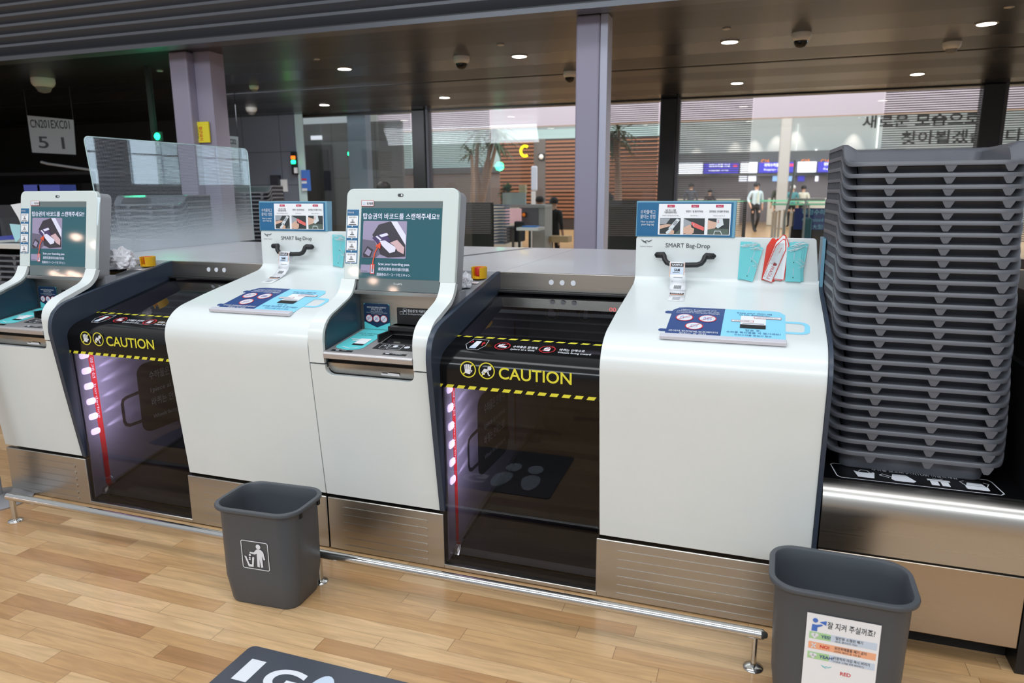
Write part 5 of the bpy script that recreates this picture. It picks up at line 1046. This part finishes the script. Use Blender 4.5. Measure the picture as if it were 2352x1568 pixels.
MB().tube([Vector((at(1800, 610, Y).x, Y, 0)), at(1802, 500, Y), at(1818, 440, Y), at(1826, 380, Y), at(1826, 368, Y)], .02, postm, 10).build('upright', tr, smooth=60); MB().tube([at(1812, 458, Y), at(1895, 458, Y)], .02, postm, 10).build('crossbar', tr, smooth=60); MB().tube([at(1851, 458, Y), Vector((at(1851, 458, Y).x, Y, 0))], .015, postm, 10).build('upright', tr, smooth=60)
_p = at(1860, 520, 13.45); tagged(MB().box(_p.x-.3, _p.x+.3, 13.45, 13.5, 0, _p.z, rubber).build('sign_stand', smooth=0), 'dark stand board under the blue oversized-baggage sign', 'stand')
bs = bx('baggage_sign', 'dark blue oversized-baggage sign left of the tub stack', 'sign', 1822, 478, 1900, 527, 13.4, .04, mat('sign_blue', (40, 58, 128), .4)); P0 = at(1822, 527, 13.39); f_ = Fr(P0, (1, 0, 0), (0, 0, 1)); q = MB(); q.text(f_, '대형수하물', .13, .26, .075, sky, w=.45, k=2, bold=.01); q.text(f_, 'Oversized Baggage', .13, .14, .06, sky, w=.62, k=2); q.text(f_, '大型荷物', .3, .02, .06, sky, w=.34, k=2); q.build('sign_text', bs, smooth=0)
sc_ = thing('suitcase', 'teal suitcase with raised handle in front of the blue sign', 'suitcase', at(1852, 560, 12.9)); a = at(1842, 545, 12.9); c = at(1866, 500, 12.9); MB().box(a.x, c.x, 12.9, 13.1, .0, c.z, mat('suitcase_teal', (44, 92, 104), .4)).build('case_body', sc_, bevel=.03); MB().tube([at(1848, 500, 12.98), at(1846, 470, 12.98), at(1858, 470, 12.98), at(1858, 500, 12.98)], .012, postm, 8).build('pull_handle', sc_, smooth=60)
# letter C slat wall with palm plants
SW = 30.
brown = mat('brown_slat', (140, 92, 66), .5); gapm = mat('slat_gap', (52, 40, 36), .6)
sw_ = MB(); A = at(1148, 322, SW); Bp = at(1520, 306, SW); zt = A.z; sw_.box(A.x, Bp.x, SW, SW+.3, 0, zt, gapm); sw = sw_.build('slat_wall', smooth=0); tagged(sw, 'brown slatted wall behind the yellow letter C', 'wall')
q = MB(); z = .5
xg0, xg1 = at(1227, 340, SW).x, at(1254, 340, SW).x
while z < zt-.02: q.box(A.x, xg0, SW-.05, SW-.001, z, z+.085, brown); q.box(xg1, Bp.x, SW-.05, SW-.001, z, z+.085, brown); z += .155
q.build('slats', sw, smooth=0); MB().box(xg0, xg1, SW-.06, SW-.001, 0, zt, mat('pillar_taupe', (92, 84, 82), .5)).build('pillar_strip', sw, smooth=0)
q = MB(); f_ = Fr(at(1195, 361, SW-.07), (1, 0, 0), (0, 0, 1)); cpts = [(.21+.19*math.cos(math.radians(a_)), .25+.21*math.sin(math.radians(a_))) for a_ in range(52, 310, 12)]; q.line(f_, cpts, .10, mat('letter_yellow', (255, 222, 20), .4, emit=1.4), 10); o = q.build('letter_sign', smooth=0); md = o.modifiers.new('s', 'SOLIDIFY'); md.thickness = .04; tagged(o, 'bright yellow letter C on the slatted wall', 'lettering')
lampball('small round white lamp on the strip right of the letter C', 1243, 360, SW-.16, .1, lit('ball_white', (210, 205, 200), .5))
bx('sky_glazing', 'pale aqua glazing behind the slatted wall and palms', 'glazing', 925, 288, 1520, 514, 36, .1, mat('aqua_glazing', (172, 196, 198), .35, emit=.12))
bx('dark_hills_band', 'grey-brown low shops band behind the palms', 'wall', 925, 396, 1150, 514, 35.8, .1, mat('shop_band', (120, 106, 102), .5))
bx('shop_fascia', 'dark shop fascia strip behind the palms', 'fascia', 925, 383, 1150, 399, 35.6, .4, mat('shop_fascia_m', (84, 84, 88), .5))
leaf = mat('palm_leaf', (70, 92, 66), .6); trunk = mat('palm_trunk', (150, 124, 106), .7)
def palm(label, base, tops, Y):
    p = at(base[0], base[1], Y); t = thing('palm_tree', label, 'tree', (p.x, Y, 0)); rnd = random.Random(base[0])
    for k, tp in enumerate(tops):
        a = at(tp[0], tp[1], Y+rnd.uniform(-.3, .3)); mid = (p+a)/2+Vector((rnd.uniform(-.15, .15), 0, 0)); MB().tube([Vector((p.x, Y, 0)), p, mid, a], [.13, .11, .08, .06], trunk, 8).build('trunk', t, smooth=60)
        q = MB()
        for i in range(26):
            an = rnd.uniform(0, 6.28); el = rnd.uniform(-.5, .9); d = Vector((math.cos(an)*math.cos(el), math.sin(an)*math.cos(el), math.sin(el))); L2 = rnd.uniform(.7, 1.15); side = d.cross(Vector((0, 0, 1))).normalized()*.035
            prev = a; pw = 0
            for s_ in range(4):
                nx = a+d*L2*(s_+1)/4+Vector((0, 0, -.42*((s_+1)/4)**2)); w1 = side*(1.6-abs(s_-1)*.4); q.face([prev-w1*(1 if s_ else .3), prev+w1*(1 if s_ else .3), nx+w1*(.9 if s_ < 3 else .05), nx-w1*(.9 if s_ < 3 else .05)], leaf); prev = nx
        q.build('fronds', t, smooth=0)
palm('multi-stemmed palm left of the slatted wall', (1105, 470), [(1098, 305), (1128, 292), (1140, 300), (1140, 330)], 24.0)
palm('short palm between the black column and the slatted wall', (1085, 470), [(1083, 355)], 26.0)
palm('dark bushy palm behind the lilac middle column', (1420, 440), [(1420, 300), (1405, 318)], 22.0)
pl_ = thing('potted_plant', 'dark green bushy plant in front of the slatted wall', 'plant', at(1162, 455, 20)); rnd = random.Random(4); q = MB(); c0 = at(1162, 440, 20)
for i in range(160):
    d = Vector((rnd.gauss(0, 1), rnd.gauss(0, 1), rnd.gauss(0, .8))).normalized(); e_ = c0+d*rnd.uniform(.1, .28); s_ = d.cross(Vector((.2, .3, 1))).normalized()*.03; q.face([c0+d*.05-s_, c0+d*.05+s_, e_+s_*.6, e_+d*.06, e_-s_*.6], mat('bush_green', (44, 84, 48), .6))
q.build('foliage', pl_, smooth=0); MB().lathe([(.13, 0), (.16, .3)], (c0.x, c0.y, c0.z-.42), mat('planter', (60, 60, 60), .6), 14).build('pot', pl_); MB().box(c0.x-.4, c0.x+.4, c0.y-.2, c0.y+.3, 0, c0.z-.42, pale).build('planter_box', pl_, smooth=0)
# desk zone behind the worktop, beyond the glass
DY = 13.4
dk = mat('dark_smoked_panel', (50, 50, 48), .4)
for a, c, t_, lab in ((1062, 1131, 465, 'dark smoked partition left of the pink monitor'), (1388, 1468, 460, 'dark smoked partition right of the lilac middle column'), (1700, 1716, 462, 'dark smoked partition right of the right-hand how-to sign')): bx('smoked_partition', lab, 'partition', a, t_, c, 590, 12.2, .06, dk, 'dark smoked partitions')
dsk = thing('staff_desk', 'grey staff desk with control panel left of the lilac column', 'desk', at(1210, 560, DY)); gd = mat('desk_grey', (176, 178, 178), .5)
bx('control_panel', None, None, 1194, 476, 1236, 522, DY, .1, mat('control_grey', (106, 108, 116), .5), parent=dsk); bx('desk_side', None, None, 1222, 474, 1252, 636, DY+.02, .5, gd, parent=dsk); bx('desk_rim', None, None, 1158, 470, 1252, 477, DY-.02, .5, gd, parent=dsk); bx('back_screen', None, None, 1154, 442, 1207, 471, DY+.3, .05, mat('frosted_panel', (200, 208, 204), .4), parent=dsk)
lampball('small amber button on the grey control panel', 1203, 493, DY-.06, .035, mat('amber_button', (226, 120, 30), .4, emit=.4))
bx('desk_monitor', 'pink glowing monitor on the staff desk', 'monitor', 1159, 479, 1196, 513, DY-.3, .05, lit('screen_rose', (230, 180, 186), .5))
stl = thing('side_table', 'white stool-height table with a blue tray, in front of the control panel', 'table', at(1210, 560, DY-1)); bx('table_top', None, None, 1186, 523, 1236, 529, DY-1, .4, paper, parent=stl); bx('leg', None, None, 1190, 530, 1194, 650, DY-1, .05, rubber, parent=stl); bx('leg', None, None, 1214, 530, 1218, 650, DY-1, .05, rubber, parent=stl)
bx('blue_tray', 'blue tray on the white side table', 'tray', 1199, 519, 1230, 523, DY-.9, .25, mat('tray_blue', (70, 130, 200), .5))
ch = thing('office_chair', 'black office chair in front of the pink monitor', 'chair', at(1180, 560, DY-.8)); bx('backrest', None, None, 1180, 508, 1204, 530, DY-.8, .08, rubber, parent=ch, bev=.03); bx('seat', None, None, 1162, 520, 1192, 556, DY-.7, .4, mat('seat_navy', (30, 34, 50), .6), parent=ch, bev=.03); bx('leg', None, None, 1176, 530, 1180, 648, DY-.9, .03, rubber, parent=ch)
tt = bx('ticket_totem', 'tall pale information totem right of the letter C', 'totem', 1219, 381, 1233, 438, 19, .1, mat('totem_pale', (196, 202, 216), .3, emit=.3), bev=.04)
bx('totem_stand', 'thin white stand under the pale totem', 'stand', 1220, 439, 1229, 575, 19, .06, paper)
bx('drink_cooler', 'small white and yellow dispenser beside the pale totem', 'dispenser', 1192, 424, 1206, 443, 13.75, .12, mat('cooler_cream', (222, 208, 170), .5))
bx('low_bench', 'tan bench with pale legs left of the lilac column', 'bench', 1253, 543, 1305, 556, DY+.3, .3, mat('bench_tan', (206, 178, 138), .5))
# small tub stack at the desk
for i in range(13): bx('stacked_tray', 'blue-grey tray, %s from the top of the small stack left of the pink monitor' % ORD[i], 'tray', 1134, 470+i*7.2, 1158, 473.6+i*7.2, DY-1.2, .3, mat('tray_slate', (110, 122, 146), .5), 'trays in the small slate stack')
# ================================================================== PEOPLE
def person(label, foot, height_px, Y, facing, colors, pose, name='person'):
    """foot: pixel of the feet, Y distance; figure as one skinned body. colors: dict(shirt, trousers, hair)"""
    P = at(*foot, Y); s_ = P.z/1.735; P = Vector((P.x, Y, 0))
    J = dict(pel=(0, 0, .93), bel=(0, 0, 1.08), che=(0, -.01, 1.28), nek=(0, 0, 1.46), hd0=(0, -.01, 1.54), hd1=(0, -.02, 1.62), hd2=(0, -.01, 1.69),
             hl=(.09, 0, .90), kl=(.10, -.02, .48), al=(.10, .03, .09), tl=(.11, -.12, .04), hr=(-.09, 0, .90), kr=(-.10, -.02, .48), ar=(-.10, .03, .09), tr=(-.11, -.12, .04),
             sl=(.18, 0, 1.40), el=(.24, .03, 1.12), wl=(.24, -.04, .87), ml=(.24, -.06, .81), sr=(-.18, 0, 1.40), er=(-.24, .03, 1.12), wr=(-.24, -.04, .87), mr=(-.24, -.06, .81))
    R_ = dict(pel=.15, bel=.14, che=.155, nek=.058, hd0=.07, hd1=.098, hd2=.085, hl=.09, kl=.062, al=.045, tl=.04, hr=.09, kr=.062, ar=.045, tr=.04, sl=.07, el=.048, wl=.032, ml=.035, sr=.07, er=.048, wr=.032, mr=.035)
    J.update(pose)
    E_ = [('pel', 'bel'), ('bel', 'che'), ('che', 'nek'), ('nek', 'hd0'), ('hd0', 'hd1'), ('hd1', 'hd2'), ('pel', 'hl'), ('hl', 'kl'), ('kl', 'al'), ('al', 'tl'), ('pel', 'hr'), ('hr', 'kr'), ('kr', 'ar'), ('ar', 'tr'), ('che', 'sl'), ('sl', 'el'), ('el', 'wl'), ('wl', 'ml'), ('che', 'sr'), ('sr', 'er'), ('er', 'wr'), ('wr', 'mr')]
    for sd in 'lr':
        m0 = Vector(J['m'+sd]); w0 = Vector(J['w'+sd]); d = (m0-w0).normalized()
        for i in range(5):
            k = 'f%d%s' % (i, sd); a = (i-2)*.016 if i < 4 else .0
            sidev = Vector((0, 1, 0)) if abs(d.y) < .8 else Vector((1, 0, 0))
            if i == 4: J[k] = tuple(m0-d*.02+sidev*(-.045)+d*.03)
            else: J[k] = tuple(m0+d*(.07, .085, .08, .065)[i]+sidev*(a+.008))
            R_[k] = .010; E_.append(('m'+sd, k))
    ks = list(J); me = bpy.data.meshes.new('tmp'); me.from_pydata([J[k] for k in ks], [(ks.index(a), ks.index(b)) for a, b in E_], []); o = bpy.data.objects.new('tmp', me); COL.objects.link(o)
    sk = o.modifiers.new('s', 'SKIN'); ss = o.modifiers.new('u', 'SUBSURF'); ss.levels = 1; ss.render_levels = 1
    for i, k in enumerate(ks): o.data.skin_vertices[0].data[i].radius = (R_[k], R_[k]*(.72 if k in ('pel', 'bel', 'che') else 1)); o.data.skin_vertices[0].data[i].use_root = (k == 'pel')
    bpy.context.view_layer.update(); dg = bpy.context.evaluated_depsgraph_get(); nm = bpy.data.meshes.new_from_object(o.evaluated_get(dg)); bpy.data.objects.remove(o)
    skin = mat('skin', (206, 164, 142), .6); ms = [colors['shirt'], colors['trousers'], skin, mat('shoe_black', (24, 22, 22), .5)]
    for m_ in ms: nm.materials.append(m_)
    sleeve = colors.get('sleeve', .0)
    for p in nm.polygons:
        c = p.center; k = 0
        dmin = min(((c-Vector(J[q])).length, q) for q in J)[1]
        if dmin in ('nek', 'hd0', 'hd1', 'hd2') and c.z > J['nek'][2]-.0: k = 2
        elif dmin[0] == 'm' or dmin[0] == 'f' or (dmin[0] == 'w'): k = 2
        elif dmin[0] == 'e' and sleeve: k = 2 if (c-Vector(J[dmin])).dot(Vector(J['w'+dmin[1]])-Vector(J[dmin])) > 0 else 0
        elif dmin[:2] in ('al', 'ar', 'tl', 'tr'): k = 3 if c.z < .12 else 1
        elif c.z < .97 and dmin[0] in 'hkap': k = 1
        p.material_index = k; p.use_smooth = True
    b = bpy.data.objects.new('body', nm); COL.objects.link(b); t = thing(name, label, 'person', (P.x, Y, P.z)); t.rotation_euler = (0, 0, facing); t.scale = (s_,)*3; b.parent = t
    hd = Vector(J['hd1']); q = MB()
    q.lathe([(.10, -.02), (.112, .03), (.10, .08), (.06, .118), (.01, .128)], hd+Vector((0, .018, -.02)), colors['hair'], 16); h_ = q.build('hair', None, smooth=60); h_.parent = t
    q = MB(); q.lathe([(.002, 0), (.014, .02), (.002, .05)], hd+Vector((0, -.108, -.04)), skin, 8); n_ = q.build('nose', None, smooth=60); n_.parent = t
    q = MB()
    for sx in (-.033, .033): q.lathe([(.001, -.008), (.010, 0), (.001, .008)], hd+Vector((sx, -.092, .0)), blk, 8)
    e2 = q.build('eyes', None, smooth=60); e2.parent = t
    q = MB(); q.box(hd.x-.025, hd.x+.025, hd.y-.098, hd.y-.085, hd.z-.062, hd.z-.055, mat('lip', (170, 90, 86), .6)); e2 = q.build('mouth', None, smooth=0); e2.parent = t
    return t, J
hairb = mat('hair_black', (28, 24, 24), .6)
shirt = mat('shirt_pale_blue', (196, 216, 228), .6); trs = mat('trousers_black', (26, 26, 30), .6)
walkp = dict(kl=(.08, -.10, .49), al=(.07, .10, .10), tl=(.07, -.02, .03), kr=(-.08, .02, .48), ar=(-.05, -.10, .07), tr=(-.05, -.24, .04), el=(.26, .06, 1.14), wl=(.25, .02, .90), ml=(.25, .01, .84), er=(-.27, .05, 1.14), wr=(-.25, -.12, .95), mr=(-.24, -.15, .89))
mn, J = person('man in a pale blue shirt and black trousers walking, right of the how-to sign', (1739, 418), 0, 29.9, math.radians(25), dict(shirt=shirt, trousers=trs, hair=hairb, sleeve=0), walkp)
q = MB(); q.slab([(-.02, -.150, 1.42), (.02, -.150, 1.42), (.028, -.168, 1.06), (0, -.168, 1.02), (-.028, -.168, 1.06)], (0, -.008, 0), mat('tie_cream', (206, 208, 186), .6)); h_ = q.build('tie', None, smooth=0); h_.parent = mn
mk = lambda n, c: mat(n, c, .7)
st_ = dict()
person('person in an olive top beside the white pole, seen from behind', (1790, 418), 0, 33, math.radians(200), dict(shirt=mk('top_olive', (60, 62, 46)), trousers=trs, hair=hairb), {}, 'person')
person('person in a teal jacket right of the white pole', (1822, 424), 0, 34, math.radians(190), dict(shirt=mk('jacket_teal', (90, 150, 160)), trousers=trs, hair=mk('cap_white', (220, 220, 220))), {}, 'person')
person('person in a cream top beside the tub stack, seen from behind', (1847, 425), 0, 34.5, math.radians(170), dict(shirt=mk('top_cream', (222, 220, 206)), trousers=trs, hair=hairb), {}, 'person')
person('person in a grey jacket behind the striped glass, left of the walking man', (1588, 420), 0, 33, math.radians(180), dict(shirt=mk('jacket_grey', (86, 92, 104)), trousers=trs, hair=hairb), {}, 'person')
person('person in dark clothes behind the striped glass, left of the walking man', (1631, 434), 0, 35, math.radians(180), dict(shirt=mk('coat_dark', (62, 54, 60)), trousers=trs, hair=hairb), {}, 'person')
person('person in a dark jacket behind the striped glass right of the lilac column', (1418, 423), 0, 31, math.radians(170), dict(shirt=mk('jacket_charcoal', (60, 62, 70)), trousers=trs, hair=hairb), {}, 'person')
lp = dict(bel=(0, -.10, 1.06), che=(0, -.30, 1.18), nek=(0, -.44, 1.28), hd0=(0, -.50, 1.31), hd1=(0, -.57, 1.34), hd2=(0, -.62, 1.38), sl=(.18, -.33, 1.26), el=(.22, -.40, 1.0), wl=(.16, -.55, .86), ml=(.14, -.59, .82), sr=(-.18, -.33, 1.26), er=(-.26, -.38, 1.0), wr=(-.22, -.55, .84), mr=(-.2, -.60, .80))
person('person in a white T-shirt bending forward, half hidden by the lilac column', (1338, 402), 0, 12.9, math.radians(60), dict(shirt=mk('tshirt_white', (218, 222, 232)), trousers=trs, hair=hairb, sleeve=1), lp)
person('person in black with an orange badge seated-height at the desk, left of the column', (1272, 452), 0, 14.4, math.radians(160), dict(shirt=mk('black_top', (20, 20, 24)), trousers=trs, hair=hairb), {}, 'person')
person('dark-haired person in black behind the grey desk edge', (1240, 449), 0, 15, math.radians(200), dict(shirt=mk('black_top', (20, 20, 24)), trousers=trs, hair=hairb), {}, 'person')
person('dark-haired person whose head shows just above the centre kiosk', (880, 415), 0, 10.4, math.radians(170), dict(shirt=mk('jacket_charcoal', (60, 62, 70)), trousers=trs, hair=hairb), {}, 'person')

# terminal window wall far to the right (mirrored in the dotted glass)
MB().box(17, 17.3, 8, 34, 0, 6.5, mat('end_wall_grey', (84, 86, 92), .6)).build('wall_right', smooth=0, kind='structure')
wp_ = mat('bright_window', (206, 228, 246), .4, emit=9); n_ = 21; y_ = 20.5
while y_ < 30.5:
    o = MB().box(16.93, 16.98, y_, y_+1.55, 2.0, 4.1, wp_).build('window_%d' % n_, smooth=0, kind='structure'); MB().box(16.90, 16.935, y_, y_+1.55, 3.2, 3.26, MATS['end_wall_grey']).build('transom', o, smooth=0); n_ += 1; y_ += 1.66
# ================================================================== HALL LAMPS BEHIND THE CAMERA (their glints show in the kiosk screens)
b = MB()
for x_, y_ in ((-16.8, -21.2), (-20.2, -26.6), (-17, -23.2), (-17, -25.2), (-20.2, -28.5), (-22.8, -29.4), (-39, -24.7), (-39.6, -25.7), (-39.8, -26.3), (-37.4, -24.5), (-37.6, -25.1), (-37.9, -26), (-41.6, -28.4), (-40.6, -28.6), (-27.7, -17.7), (-27.4, -16.4)):
    b.lathe([(.10, -.16), (.2, -.06), (.2, .04), (.1, .1)], (x_, y_, 6.5), mat('hall_lamp_glow', (255, 214, 190), .4, emit=30), 14)
b.build('hall_lamps', smooth=60, kind='structure')

# ================================================================== REAL-WORLD SIZE (a standing adult by the counters is about 1.7 m)
KS = .88
bpy.context.view_layer.update()
for o in list(COL.objects):
    if o.parent is None:
        o.location = o.location*KS
        if o.type != 'CAMERA': o.scale = o.scale*KS
        if o.type == 'LIGHT':
            o.data.energy *= KS*KS
cam_d.dof.focus_distance *= KS
